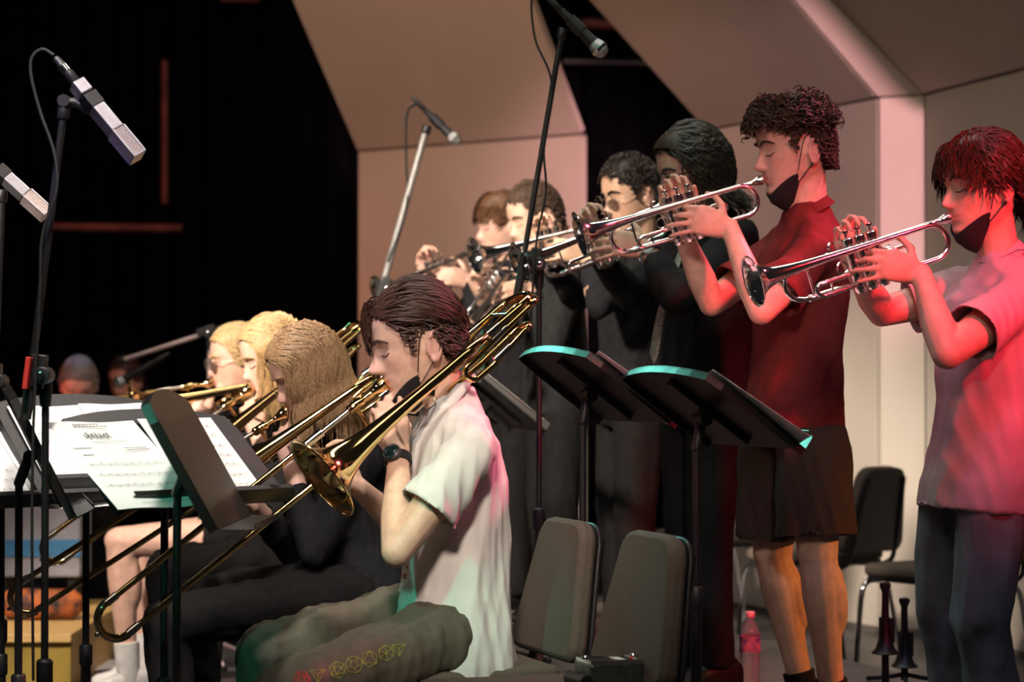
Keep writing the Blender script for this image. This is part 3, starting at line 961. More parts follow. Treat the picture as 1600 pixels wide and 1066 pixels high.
for k, (px, py, rz, lab) in enumerate(((168, 1040, .3, 'loose lilac-lit sheet on the floor by the white shoes'), (140, 1012, -.2, 'loose pale sheet on the floor near the plywood platform'))):
    q = P(px, py, 1.15 * FPX / (py - 590))
    R3 = np.array(Matrix.Rotation(rz, 3, 'Z'))
    po = obj('loose_sheet', box((q[0], q[1], 0.003 + .003 * k), (0.21, 0.30, 0.002), R3), M_PAPER, None, False)
    tag(po, lab, 'sheet music', 'loose sheets on the floor')


# ------------------------------------------------------------------ trumpet (local: mouthpiece rim at the origin, x towards the bell, z up, y to the player's left)
TRUMPET_GROUP = 'silver trumpets in the trumpet row'


def make_trumpet(label):
    t = thing('trumpet', label, 'trumpet', (0, 0, 0), TRUMPET_GROUP)
    k = dict(parent=t, local=True)
    obj('mouthpiece', lathe([(0, .0095), (-.001, .012), (.001, .0138), (.006, .0138), (.010, .0125), (.016, .0122), (.024, .009), (.032, .0058), (.05, .0052), (.085, .0058), (.088, .0052)], (0, 0, 0), (1, 0, 0), 24), M_SILVER, **k)
    zl = -0.082
    lead = [(0.06, 0, 0), (.2, 0, 0), (.41, 0, 0)] + arc((.41, 0, zl / 2), -zl / 2, math.pi / 2, -math.pi / 2, (1, 0, 0), (0, 0, 1), 12)[1:] + [(.40, 0, zl), (.30, .012, zl)]
    obj('lead_pipe', tube(lead, .0062, 12), M_SILVER, **k)
    obj('tuning_slide', [tube([(.325, 0, 0), (.40, 0, 0)], .0078, 12), tube([(.325, 0, zl), (.40, 0, zl)], .0078, 12), lathe([(0, .0092), (.006, .0092)], (.325, 0, 0), (1, 0, 0), 14),
                         lathe([(0, .0092), (.006, .0092)], (.395, 0, 0), (1, 0, 0), 14), lathe([(0, .0092), (.006, .0092)], (.395, 0, zl), (1, 0, 0), 14),
                         tube([(.385, 0, -.006), (.385, 0, zl + .006)], .003, 8)], M_SILVER, **k)
    yb = .052
    # bell: from the first valve back round the rear bow and forward to the flare
    R = -zl / 2
    path = [(.205, .035, zl), (.185, yb, zl), (.14, yb, zl), (.085, yb, zl)] + arc((.085, yb, zl / 2), R, -math.pi / 2, -3 * math.pi / 2, (1, 0, 0), (0, 0, 1), 14)[1:]
    n0 = len(path)
    xs = [.12, .18, .24, .30, .35, .39, .42, .445, .465, .482, .497, .509, .519, .527, .533, .537, .54]
    rs = [.0068, .0073, .0079, .0088, .0098, .0112, .0128, .0148, .0172, .0200, .0238, .0285, .0345, .0415, .0485, .0555, .0605]
    path += [(x, yb, 0) for x in xs]
    rad = [.0064] * n0 + rs
    bell = obj('bell', tube(path, rad, 32, caps=False), M_SILVER, smooth=80, fix=False, **k)
    so = bell.modifiers.new('wall', 'SOLIDIFY')
    so.thickness = 0.0009
    obj('bell_rim', tube(arc((.5405, yb, 0), .0608, 0, 2 * math.pi, (0, 1, 0), (0, 0, 1), 40), .0016, 8, closed=True), M_SILVER, bell, local=True)
    for i, x in enumerate((.215, .2465, .278)):
        v = obj('valve', lathe([(-.106, .006), (-.105, .011), (-.098, .0142), (-.090, .0142), (-.089, .0128), (.012, .0128), (.013, .0142), (.026, .0142), (.029, .010), (.030, .0036)], (x, .022, 0), (0, 0, 1), 20), M_SILVER, **k)
        hgt = .044
        obj('finger_button', lathe([(.028, .0028), (hgt - .004, .0028), (hgt - .003, .0085), (hgt, .0092), (hgt + .003, .0085), (hgt + .0035, .004)], (x, .022, 0), (0, 0, 1), 18), M_SILVER, v, local=True)
    # first, second and third valve slides, braces, hooks
    obj('first_slide', tube([(.205, .030, -.03), (.15, .034, -.03)] + arc((.14, .034, -.0415), .0115, math.pi / 2, 3 * math.pi / 2, (1, 0, 0), (0, 0, 1), 9) + [(.15, .034, -.053), (.205, .030, -.053)], .0056, 10), M_SILVER, **k)
    obj('second_slide', tube([(.2465, .03, -.045), (.2465, .056, -.045), (.2465, .062, -.055), (.2465, .056, -.065), (.2465, .03, -.065)], .0055, 10), M_SILVER, **k)
    obj('third_slide', [tube([(.285, .028, -.055), (.36, .034, -.055)] + arc((.375, .034, -.0695), .0145, math.pi / 2, -math.pi / 2, (1, 0, 0), (0, 0, 1), 9) + [(.36, .034, -.084), (.285, .028, -.084)], .0056, 10),
                        tube([(.35, .034, -.05), (.35, .034, -.09)], .0025, 8)], M_SILVER, **k)
    obj('finger_ring', tube(arc((.315, .04, -.034), .0135, 0, 2 * math.pi, (1, 0, 0), (0, 0, 1), 20), .0024, 8, closed=True), M_SILVER, **k)
    obj('pinky_hook', tube(arc((.312, .006, .018), .010, -math.pi / 2, math.pi * .7, (1, 0, 0), (0, 0, 1), 10), .0026, 8), M_SILVER, **k)
    obj('thumb_saddle', tube(arc((.195, .035, -.012), .011, -math.pi * .9, .1, (1, 0, 0), (0, 0, 1), 10), .0026, 8), M_SILVER, **k)
    obj('brace', tube([(.345, 0, 0), (.345, yb, 0)], .0028, 8), M_SILVER, **k)
    obj('brace', tube([(.165, 0, 0), (.165, yb, 0)], .0028, 8), M_SILVER, **k)
    obj('water_key', [tube([(.43, .004, zl + .012), (.43, .011, zl + .01), (.40, .011, zl)], .0022, 8), lathe([(-.004, .005), (.004, .005)], (.425, .006, zl + .008), (0, 1, 0), 10)], M_SILVER, **k)
    return t


# ------------------------------------------------------------------ trombone (local: mouthpiece rim at the origin, x down the slide, z up, y to the player's left)
def make_trombone(label, ext):
    t = thing('trombone', label, 'trombone', (0, 0, 0), 'brass trombones in the trombone row')
    k = dict(parent=t, local=True)
    zs = -.088
    obj('mouthpiece', lathe([(0, .0125), (-.001, .016), (.002, .0182), (.008, .0182), (.014, .0165), (.022, .0158), (.032, .0115), (.042, .0072), (.06, .0066), (.085, .0072)], (0, 0, 0), (1, 0, 0), 24), M_BRASS, **k)
    ins = obj('inner_slide', [tube([(.06, 0, 0), (.4, 0, 0), (.70, 0, 0)], .0066, 12), tube([(.075, 0, zs), (.4, 0, zs), (.70, 0, zs)], .0066, 12)], M_NICKEL, **k)
    obj('slide_receiver', [lathe([(0, .0115), (.004, .0125), (.04, .0125), (.045, .0095)], (.072, 0, 0), (1, 0, 0), 16), lathe([(0, .0125), (.004, .014), (.05, .014), (.055, .010)], (.06, 0, zs), (1, 0, 0), 16),
                           tube([(.095, 0, -.01), (.095, 0, zs + .01)], .0052, 10)], M_BRASS, ins, local=True)
    x0, x1 = .15 + ext, .80 + ext
    out = obj('outer_slide', tube([(x0, 0, 0), (x0 + .3, 0, 0), (x1, 0, 0)] + arc((x1, 0, zs / 2), -zs / 2, math.pi / 2, -math.pi / 2, (1, 0, 0), (0, 0, 1), 14)[1:] + [(x0 + .3, 0, zs), (x0, 0, zs)], .0078, 12), M_BRASS, **k)
    obj('slide_brace', [tube([(x0 + .03, 0, 0), (x0 + .03, 0, zs)], .0052, 10), lathe([(0, .0105), (.05, .0105)], (x0, 0, 0), (1, 0, 0), 14), lathe([(0, .0105), (.05, .0105)], (x0, 0, zs), (1, 0, 0), 14)], M_NICKEL, out, local=True)
    obj('slide_bow_guard', [lathe([(0, .0098), (.03, .0098)], (x1 - .03, 0, 0), (1, 0, 0), 14), lathe([(0, .0098), (.03, .0098)], (x1 - .03, 0, zs), (1, 0, 0), 14),
                            tube(arc((x1, 0, zs / 2), -zs / 2 + .0085, math.pi / 2, -math.pi / 2, (1, 0, 0), (0, 0, 1), 12), .0035, 8), ellipsoid((x1 - zs / 2 + .014, 0, zs / 2), np.diag([.008, .006, .006]), 10, 6)], M_NICKEL, out, local=True)
    # neck pipe from the slide receiver back past the cheek
    yn, yb, zb = .050, .165, -.045
    xb = -.335
    obj('neck_pipe', tube(spline([(.07, 0, zs), (.03, .012, zs), (-.01, yn * .8, zs + .012), (-.06, yn, -.06), (-.2, yn, -.035), (xb, yn, -.02)], 6), .0085, 12), M_BRASS, **k)
    # main tuning slide and bell
    cx = np.array([xb, (yn + yb) / 2, -.02])
    r = (yb - yn) / 2
    bow = arc(cx, r, -math.pi / 2, -3 * math.pi / 2, (1, 0, 0), (0, 1, 0), 16)
    obj('tuning_slide', tube([(xb + .10, yn, -.024), (xb, yn, -.02)] + bow[1:] + [(xb + .10, yb, -.024)], .0092, 14), M_BRASS, **k)
    obj('slide_ferrule', [lathe([(0, .0112), (.04, .0112)], (xb + .07, y, z), (1, 0, -.03), 16) for y, z in ((yn, -.023), (yb, -.023))] + [tube([(xb + .03, yn, -.02), (xb + .03, yb, -.02)], .0045, 10)], M_NICKEL, **k)
    xs = [xb + .10, -.15, -.08, 0, .06, .11, .15, .185, .21, .232, .25, .265, .277, .287, .295, .301, .306, .310]
    rs = [.0098, .0112, .0128, .0150, .0175, .0205, .0238, .0285, .0332, .0390, .0455, .0530, .0615, .0715, .0820, .0920, .1010, .1075]
    zz = np.interp(xs, [xb, .31], [-.022, zb])
    bell = obj('bell', tube([(x, yb, z) for x, z in zip(xs, zz)], rs, 40, caps=False), M_BRASS, smooth=80, fix=False, **k)
    so = bell.modifiers.new('wall', 'SOLIDIFY')
    so.thickness = 0.001
    obj('bell_rim', tube(arc((.3105, yb, zb), .1078, 0, 2 * math.pi, (0, 1, 0), (0, 0, 1), 56), .0022, 8, closed=True), M_BRASS, bell, local=True)
    # valve attachment tubing inside the bell loop
    obj('rotor_valve', [lathe([(-.022, .012), (-.02, .025), (.02, .025), (.022, .012)], (-.075, yn + .004, -.062), (0, 1, 0), 22), lathe([(-.028, .007), (.028, .007)], (-.075, yn + .004, -.062), (0, 1, 0), 12)], M_BRASS, **k)
    zf = -.075
    obj('valve_tubing', tube([(-.085, yn + .02, zf), (-.2, yn + .02, zf + .02), (xb - .02, yn + .025, zf + .04)] + arc((xb - .02, (yn + yb) / 2 + .012, zf + .04), (yb - yn) / 2 - .014, -math.pi / 2, -3 * math.pi / 2, (1, 0, 0), (0, 1, 0), 12)[1:]
        + [(-.25, yb - .004, zf + .03), (-.17, yb - .01, zf + .02)] + arc((-.15, yb - .01, zf + .0), .021, math.pi / 2, -math.pi / 2, (1, 0, 0), (0, 0, 1), 8)[1:] + [(-.2, yb - .01, zf - .02), (xb + .02, yb - .005, zf)]
        + arc((xb + .02, yb - .03, zf), .027, math.pi / 2, math.pi * 1.5, (1, 0, 0), (0, 1, 0), 10)[1:] + [(-.2, yb - .057, zf - .01), (-.09, yn + .03, zf - .02)], .0078, 12), M_BRASS, **k)
    obj('tubing_ferrule', [lathe([(0, .0098), (.05, .0098)], (-.28, yb - .004, zf + .035), (1, 0, -.1), 14), lathe([(0, .0098), (.05, .0098)], (-.26, yb - .006, zf - .007), (1, 0, -.1), 14)], M_NICKEL, **k)
    obj('bell_brace', [tube([(-.03, yn - .004, -.058), (-.03, yb, -.034)], .005, 10), tube([(.075, 0, zs), (.06, .08, -.07), (.05, yb, -.052)], .0042, 10)], M_NICKEL, **k)
    obj('thumb_lever', [tube([(-.06, yn + .01, -.085), (.0, yn + .01, -.09), (.035, yn + .005, -.06)], .0032, 8), tube([(-.07, yn + .012, -.072), (-.05, yn + .03, -.10), (-.02, yn + .03, -.10)], .0025, 8)], M_NICKEL, **k)
    return t
# ------------------------------------------------------------------ people: head, hands, body, clothes, hair
HZ = np.array([-.118, -.114, -.108, -.098, -.085, -.065, -.040, -.015, .010, .035, .060, .085, .105, .118, .124, .1265])
HF = np.array([.050, .066, .0765, .0815, .0815, .0850, .0860, .0845, .0850, .0905, .0885, .0800, .0640, .0430, .0230, .002])
HB = np.array([.020, -.004, -.020, -.036, -.050, -.068, -.084, -.094, -.100, -.103, -.101, -.093, -.078, -.056, -.034, -.012])
HW = np.array([.010, .026, .037, .047, .0545, .0625, .0700, .0745, .0765, .0765, .0745, .0690, .0590, .0440, .0270, .006])
MOUTH = np.array([.0905, 0, -.0655])


def gauss(v, c, s):
    return np.exp(-((v - c) / s) ** 2)


def head_grid(nose=1.0, jaw=1.0, nt=120, nz=110):
    z = np.concatenate([np.linspace(-.118, -.108, 8, endpoint=False), np.linspace(-.108, .105, nz, endpoint=False), np.linspace(.105, .1265, 12)])

    def sm(y):
        zz = np.linspace(-.118, .1265, 200)
        q = np.interp(zz, HZ, y)
        kk = np.ones(9) / 9
        q2 = np.convolve(np.pad(q, 4, mode='edge'), kk, 'valid')
        return np.interp(z, zz, q2)
    f, b, w = sm(HF), sm(HB), sm(HW)
    w = np.where(z < -.04, w * jaw, w)
    t = np.linspace(-np.pi, np.pi, nt, endpoint=False)
    t = t - 0.33 * np.sin(t)                      # denser in front
    ct, st = np.cos(t), np.sin(t)
    xm = np.interp(z, [-.118, -.06, 0, .06, .1265], [.03, .004, -.006, -.008, -.006])
    X, Y = [], []
    for i in range(len(z)):
        pf, pb = 2.35, 2.1
        cf = np.sign(ct) * np.abs(ct) ** (2 / pf)
        sf = np.sign(st) * np.abs(st) ** (2 / 2.25)
        X.append(np.where(ct >= 0, xm[i] + (f[i] - xm[i]) * cf, xm[i] + (b[i] - xm[i]) * np.abs(ct) ** (2 / pb)))
        Y.append(w[i] * sf)
    X, Y = np.array(X), np.array(Y)
    Z = np.repeat(z[:, None], nt, 1)
    fr = np.clip((X - .02) / .03, 0, 1)           # only the front of the head is shaped
    ay = np.abs(Y)
    npz = np.array([-.052, -.048, -.044, -.040, -.036, -.031, -.026, -.018, -.008, .002, .012, .022, .03])
    npx = np.array([0, .002, .010, .0195, .0245, .0262, .0240, .0190, .0135, .0088, .0045, .0012, 0]) * nose
    ns = np.interp(Z, [-.05, -.04, -.03, -.012, .02], [.0150, .0148, .0120, .0092, .0085])
    dx = np.interp(Z, npz, npx) * np.exp(-(ay / ns) ** 2.4)
    dx -= .0105 * gauss(ay, .032, .0165) * gauss(Z, .003, .0125)
    dx += .0075 * gauss(ay, .0325, .0125) * gauss(Z, .0005, .0085)
    dx += .0040 * gauss(ay, .030, .020) * gauss(Z, .0265, .0075)
    dx += .0060 * gauss(ay, 0, .021) * gauss(Z, -.0585, .0052)
    dx += .0062 * gauss(ay, 0, .018) * gauss(Z, -.0725, .0056)
    dx -= .0040 * gauss(ay, 0, .024) * gauss(Z, -.0655, .0022)
    dx -= .0030 * gauss(ay, 0, .020) * gauss(Z, -.0835, .0055)
    dx += .0070 * gauss(ay, 0, .019) * gauss(Z, -.098, .0105)
    dx += .0035 * gauss(ay, .047, .016) * gauss(Z, -.014, .014)
    dx -= .0035 * gauss(ay, .046, .012) * gauss(Z, -.052, .018)
    X = X + dx * fr
    V = np.stack([X, Y, Z], -1).reshape(-1, 3)
    F = grid_faces(len(z), nt)
    F.append(tuple(range(nt))[::-1])
    F.append(tuple(range((len(z) - 1) * nt, len(z) * nt)))
    return V, F


HG = {}


def head_mesh(nose=1.0, jaw=1.0):
    k = (nose, jaw)
    if k not in HG:
        HG[k] = head_grid(nose, jaw)
    return HG[k]


def ear_parts(s):
    """one ear in head space; s = +1 left, -1 right"""
    c = np.array([-.020, s * .0745, -.011])
    out = nrm((-.45, s * .9, 0))
    fwd = nrm(np.cross(out, (0, 0, 1)) * s * -1)
    if fwd[0] < 0:
        fwd = -fwd
    up = nrm((-.18, 0, 1))
    P_ = []
    rim = []
    for a in np.linspace(-2.2, 2.55, 18):
        # helix: larger at the top, narrowing to the lobe
        rr = .0190 if math.sin(a + 1.57) > 0 else .0150
        rim.append(c + out * .011 + (-fwd) * rr * math.cos(a) * 1.0 + up * (.034 * math.sin(a)))
    P_.append(tube(rim, .0042, 8))
    P_.append(ellipsoid(c + out * .004, np.array([fwd * .0175, up * .033, out * .0045]), 14, 8))
    P_.append(ellipsoid(c + out * .007 - up * .026, np.array([fwd * .0085, up * .010, out * .0055]), 10, 6))
    P_.append(ellipsoid(c + fwd * .012 - up * .004, np.array([fwd * .005, up * .008, out * .006]), 10, 6))
    P_.append(tube([c + out * .009 - fwd * .006 + up * .018, c + out * .010 - fwd * .009, c + out * .009 - fwd * .004 - up * .014], .0036, 8))
    return P_


def xf(M, V):
    return np.asarray(V) @ M[:3, :3].T + M[:3, 3]


def head_frame(fwd, pitch, roll=0.0, scale=1.0, mouth=None, centre=None):
    f = nrm((fwd[0], fwd[1], 0))
    l = np.cross((0, 0, 1), f)
    p = math.radians(pitch)
    x = f * math.cos(p) - np.array([0, 0, 1]) * math.sin(p)
    z = np.cross(x, l)
    r = math.radians(roll)
    l2 = l * math.cos(r) + z * math.sin(r)
    z2 = np.cross(x, l2)
    M = np.eye(4)
    M[:3, 0], M[:3, 1], M[:3, 2] = x * scale, l2 * scale, z2 * scale
    M[:3, 3] = centre if centre is not None else np.asarray(mouth) - M[:3, :3] @ MOUTH
    return M


FINGERS = [(.0300, .0930, (.041, .025, .020), .0086), (.0100, .0970, (.046, .028, .021), .0088), (-.0100, .0940, (.042, .026, .020), .0083), (-.0285, .0870, (.033, .020, .018), .0074)]


def hand_parts(W, X, Zd, side, curls, spread=(6, 2, -2, -7), thumb=((.55, .72, -.42), (.85, .3, -.45), (.9, -.1, -.45)), s=1.0):
    """W wrist, X towards the fingers, Zd out of the back of the hand; side -1 right, +1 left"""
    X = nrm(X)
    Zd = nrm(Zd - X * np.dot(Zd, X))
    Y = np.cross(Zd, X) * (-1 if side > 0 else 1)
    W = np.asarray(W, float)

    def q(v):
        return W + s * (X * v[0] + Y * v[1] + Zd * v[2])
    parts = [loft([(q((-.012, 0, 0)), Y * .026 * s, Zd * .019 * s), (q((.02, 0, 0)), Y * .030 * s, Zd * .019 * s), (q((.055, .002, .001)), Y * .040 * s, Zd * .0165 * s), (q((.088, .001, .002)), Y * .0415 * s, Zd * .0125 * s),
                   (q((.102, 0, .001)), Y * .036 * s, Zd * .008 * s)], 18, 2.6)]
    parts.append(ellipsoid(q((.038, .022, -.012)), np.array([X * .032, Y * .017, Zd * .014]) * s, 12, 8))
    parts.append(ellipsoid(q((.040, -.022, -.010)), np.array([X * .036, Y * .014, Zd * .012]) * s, 12, 8))
    for (y, x, seg, r), c, sp in zip(FINGERS, curls, spread):
        sp = math.radians(sp)
        p = np.array([x, y, 0.001])
        a = 0.0
        rr = r
        pts = [p]
        for L, ang in zip(seg, c):
            a += math.radians(ang)
            d = np.array([math.cos(a) * math.cos(sp), math.sin(sp), -math.sin(a)])
            p = p + d * L
            pts.append(p)
        rad = [rr, rr * .93, rr * .86, rr * .74]
        back = pts[0] - np.array([.014, 0, 0])
        parts.append(capsule(q(back), q(pts[0]), rad[0] * .95 * s, rad[0] * 1.04 * s, 10))
        for i in range(3):
            parts.append(capsule(q(pts[i]), q(pts[i + 1]), rad[i] * s, rad[i + 1] * s, 10))
    p = np.array([.022, .020, -.006])
    rad = [.0125, .0105, .0092, .0078]
    for L, d, i in zip((.042, .034, .026), thumb, range(3)):
        n = p + nrm(d) * L
        parts.append(capsule(q(p), q(n), rad[i] * s, rad[i + 1] * s, 10))
        p = n
    return parts


def ik(S, W, pole, la=.285, lb=.255):
    S, W = np.asarray(S, float), np.asarray(W, float)
    d = W - S
    D = np.linalg.norm(d)
    k = 1.0
    if D > (la + lb) * .985:
        k = D / ((la + lb) * .985)
    la, lb = la * k, lb * k
    a = (la * la - lb * lb + D * D) / (2 * D)
    h = math.sqrt(max(1e-6, la * la - a * a))
    u = d / D
    p = np.asarray(pole, float) - u * np.dot(pole, u)
    return S + u * a + nrm(p) * h


def remesh(parts, voxel, smooth=3, factor=.5):
    V, F = join(parts)
    me = bpy.data.meshes.new('tmp')
    me.from_pydata(V.tolist(), [], F)
    bm = bmesh.new()
    bm.from_mesh(me)
    bmesh.ops.recalc_face_normals(bm, faces=bm.faces)
    bm.to_mesh(me)
    bm.free()
    o = bpy.data.objects.new('tmp', me)
    COL.objects.link(o)
    m = o.modifiers.new('r', 'REMESH')
    m.mode = 'VOXEL'
    m.voxel_size = voxel
    m.adaptivity = 0.0
    s = o.modifiers.new('s', 'SMOOTH')
    s.factor = factor
    s.iterations = smooth
    dg = bpy.context.evaluated_depsgraph_get()
    ev = o.evaluated_get(dg)
    m2 = ev.to_mesh()
    n = len(m2.vertices)
    co = np.empty(n * 3)
    m2.vertices.foreach_get('co', co)
    no = np.empty(n * 3)
    m2.vertices.foreach_get('normal', no)
    fs = [tuple(p.vertices) for p in m2.polygons]
    ev.to_mesh_clear()
    bpy.data.objects.remove(o)
    bpy.data.meshes.remove(me)
    return co.reshape(-1, 3), no.reshape(-1, 3), fs


def folds(V, N, amp, seed, fx=(9, 9, 3), warp=.5):
    """cloth folds: warped ridged waves along the surface normal"""
    r = np.random.default_rng(seed)
    d = np.zeros(len(V))
    for k in range(5):
        dirv = nrm(r.normal(size=3)) * np.array(fx)
        dirw = nrm(r.normal(size=3)) * 5
        ph = r.uniform(0, 6.28, 2)
        w = np.sin(V @ dirw + ph[1]) * 1.6 * warp
        fq = r.uniform(.9, 2.4)
        d += (1 - 2 * np.abs(np.sin(.5 * (V @ dirv * fq + ph[0] + w * 2)))) / (1 + k * .35)
    return V + N * (amp * d / 2.2)[:, None]


def cloth(name, parts, voxel, material, parent, amp=.004, seed=0, smooth=6, fx=(62, 62, 20), openings=(), **kw):
    V, N, F = remesh(parts, voxel, smooth)
    V = folds(V, N, amp * 1.5, seed, (fx[0] * .6, fx[1] * .6, fx[2] * .6))
    V = folds(V, N, amp * .55, seed + 100, (fx[0] * 1.7, fx[1] * 1.7, fx[2] * 1.5), 1.0)
    if openings:
        Va = np.asarray(V)
        for o, ax, rad in openings:
            ax = nrm(ax)
            rel = Va - np.asarray(o)
            h = rel @ ax
            rr = np.linalg.norm(rel - np.outer(h, ax), axis=1)
            sel = (h > -voxel * .9) & (h < .07) & (rr < rad + .03)
            Va[sel] -= np.outer(h[sel], ax)
        V = Va
        C = np.array([Va[list(f)].mean(0) for f in F])
        kill = np.zeros(len(F), bool)
        for o, ax, rad in openings:
            rel = C - np.asarray(o)
            h = rel @ nrm(ax)
            rr = np.linalg.norm(rel - np.outer(h, nrm(ax)), axis=1)
            kill |= (h > -.0015) & (h < .06) & (rr < rad)
        F = [f for f, k in zip(F, kill) if not k]
    o = obj(name, (V, F), material, parent, smooth=70, fix=False, **kw)
    if openings:
        s = o.modifiers.new('cloth', 'SOLIDIFY')
        s.thickness = .0035
        s.offset = -1
    return o


def hairline(x):
    return np.interp(x, [-.10, -.06, -.045, -.030, -.012, .008, .022, .040, .060, .078, .1], [-.066, -.062, -.045, .0, .034, .022, -.012, .032, .060, .074, .08])


def scalp_points(n, rng, g, extra=0.0):
    V, F = g
    F = np.array([f for f in F if len(f) == 4])
    C = V[F].mean(1)
    ok = C[:, 2] > hairline(C[:, 0]) + extra
    F, C = F[ok], C[ok]
    e1 = V[F[:, 2]] - V[F[:, 0]]
    e2 = V[F[:, 3]] - V[F[:, 1]]
    cr = np.cross(e1, e2)
    ar = np.linalg.norm(cr, axis=1)
    idx = rng.choice(len(F), n, p=ar / ar.sum())
    nn = cr[idx] / ar[idx][:, None]
    out = C[idx] - np.array([-.005, 0, 0])
    nn = np.where((nn * out).sum(1)[:, None] < 0, -nn, nn)
    j = rng.uniform(-.5, .5, (n, 2))
    return C[idx] + e1[idx] * j[:, :1] * .7 + e2[idx] * j[:, 1:] * .7, nn


def strands(paths, r0, sides=3, tip=.25):
    """paths: N x S x 3 -> one mesh of tapered locks"""
    Np, S, _ = paths.shape
    T = np.gradient(paths, axis=1)
    T /= np.linalg.norm(T, axis=2, keepdims=True) + 1e-9
    h = np.tile(np.array([.31, .22, .93]), (Np, S, 1))
    U = np.cross(T, h)
    U /= np.linalg.norm(U, axis=2, keepdims=True) + 1e-9
    W = np.cross(T, U)
    s = np.linspace(0, 1, S)
    rr = r0[:, None] * (tip + (1 - tip) * np.sin(np.pi * np.clip(.22 + .78 * s, 0, 1)) ** .6)[None]
    rr[:, -1] *= .4
    A = np.linspace(0, 2 * np.pi, sides, endpoint=False)
    V = paths[:, :, None, :] + rr[:, :, None, None] * (np.cos(A)[None, None, :, None] * U[:, :, None, :] + np.sin(A)[None, None, :, None] * W[:, :, None, :])
    V = V.reshape(-1, 3)
    base = np.arange(Np)[:, None, None] * S * sides + np.arange(S - 1)[None, :, None] * sides
    j = np.arange(sides)[None, None, :]
    k = (j + 1) % sides
    F = np.stack([base + j, base + k, base + sides + k, base + sides + j], -1).reshape(-1, 4)
    return V, [tuple(int(i) for i in f) for f in F]


def push_out(p, m):
    """keep points off the skull by the margin m (head space)"""
    c = np.array([-.006, 0, .012])
    for ax in ((.100, .080, .117),):
        q = (p - c) / (np.array(ax) + m)
        r = np.linalg.norm(q, axis=-1, keepdims=True)
        low = (p[..., 2:3] < -.02)
        p = np.where((r < 1) & ~low, c + q / np.maximum(r, 1e-6) * (np.array(ax) + m), p)
        # jaw and neck: keep out of an upright elliptic column
        axy = np.array([.088, .076]) + m
        q2 = (p[..., :2] - np.array([-.01, 0])) / axy
        r2 = np.linalg.norm(q2, axis=-1, keepdims=True)
        push = low & (r2 < 1)
        p2 = p.copy()
        p2[..., 0:2] = np.array([-.01, 0]) + (q2 / np.maximum(r2, 1e-6)) * axy
        p = np.where(push, p2, p)
    return p


def hair(HM, g, n, length, flow, lift, r=.003, curl=0.0, cfreq=3.0, seed=1, seg=10, gravity=0.0, cap=.006, extra=0.0, jitter=.25, vol=.03):
    """one mesh: a cap close to the scalp and many locks along a flow"""
    rng = np.random.default_rng(seed)
    p, nn = scalp_points(n, rng, g, extra)
    L = np.array([length(q) for q in p]) * rng.uniform(.75, 1.15, n)
    lf = np.array([lift(q) for q in p])
    path = [p - nn * .002]
    cur = p.copy()
    jit = rng.normal(size=(n, 3)) * jitter
    d = None
    for s in range(1, seg):
        t = s / (seg - 1)
        fl = flow(cur, p)
        d = fl + nn * (lf * (1 - t) ** 1.3)[:, None] + jit + np.array([0, 0, -1.0]) * gravity * t
        d /= np.linalg.norm(d, axis=1, keepdims=True) + 1e-9
        # do not fly off the skull: past the wanted volume, take the outward part away
        ea = np.array([.100, .080, .117])
        qv = (cur - np.array([-.006, 0, .012])) / ea
        rn = qv / ea
        rn /= np.linalg.norm(rn, axis=1, keepdims=True) + 1e-9
        rr = np.linalg.norm(qv, axis=1)
        od = np.maximum(0, (d * rn).sum(1)) * np.clip((rr - 1 - vol * 3) / .08, 0, 1) * (cur[:, 2] > -.05)
        d = d - rn * (od * 1.15)[:, None]
        d /= np.linalg.norm(d, axis=1, keepdims=True) + 1e-9
        cur = cur + d * (L / (seg - 1))[:, None]
        cur = push_out(cur, .0085 + .006 * rng.uniform(size=(n, 1)))
        path.append(cur.copy())
    path = np.stack(path, 1)
    if curl:
        ph = rng.uniform(0, 6.28, (n, 1))
        t = np.linspace(0, 1, seg)[None]
        T = np.gradient(path, axis=1)
        T /= np.linalg.norm(T, axis=2, keepdims=True) + 1e-9
        U = np.cross(T, np.array([.3, .5, .8]))
        U /= np.linalg.norm(U, axis=2, keepdims=True) + 1e-9
        W = np.cross(T, U)
        am = curl * np.minimum(1, t * 3) * np.minimum(1, L / .04)[:, None]
        th = ph + t * cfreq * 2 * np.pi * rng.choice([-1, 1], (n, 1))
        path = path + (am * np.cos(th))[..., None] * U + (am * np.sin(th))[..., None] * W
    V1, F1 = strands(path, r * rng.uniform(.6, 1.3, n))
    # cap
    if 'cap' not in HG:
        HG['cap'] = head_grid(1.0, 1.0, 64, 54)
    Vg, Fg = HG['cap']
    C = Vg
    ok = C[:, 2] > hairline(C[:, 0]) + extra + .004
    ctr = np.array([-.006, 0, .0])
    out = (C - ctr) / np.linalg.norm(C - ctr, axis=1, keepdims=True)
    Vc = C + out * cap
    Fc = [f for f in Fg if len(f) == 4 and all(ok[i] for i in f)]
    top = [f for f in Fg if len(f) > 4 and all(ok[i] for i in f)]
    Fc += top
    used = sorted({i for f in Fc for i in f})
    mp = {i: k for k, i in enumerate(used)}
    V, F = join([(V1, F1), (Vc[used], [tuple(mp[i] for i in f) for f in Fc])])
    return xf(HM, V), F


def surf_x(g, y, z):
    V = g[0]
    fr = V[V[:, 0] > .02]
    d = (fr[:, 1] - y) ** 2 + (fr[:, 2] - z) ** 2
    return fr[np.argmin(d)]


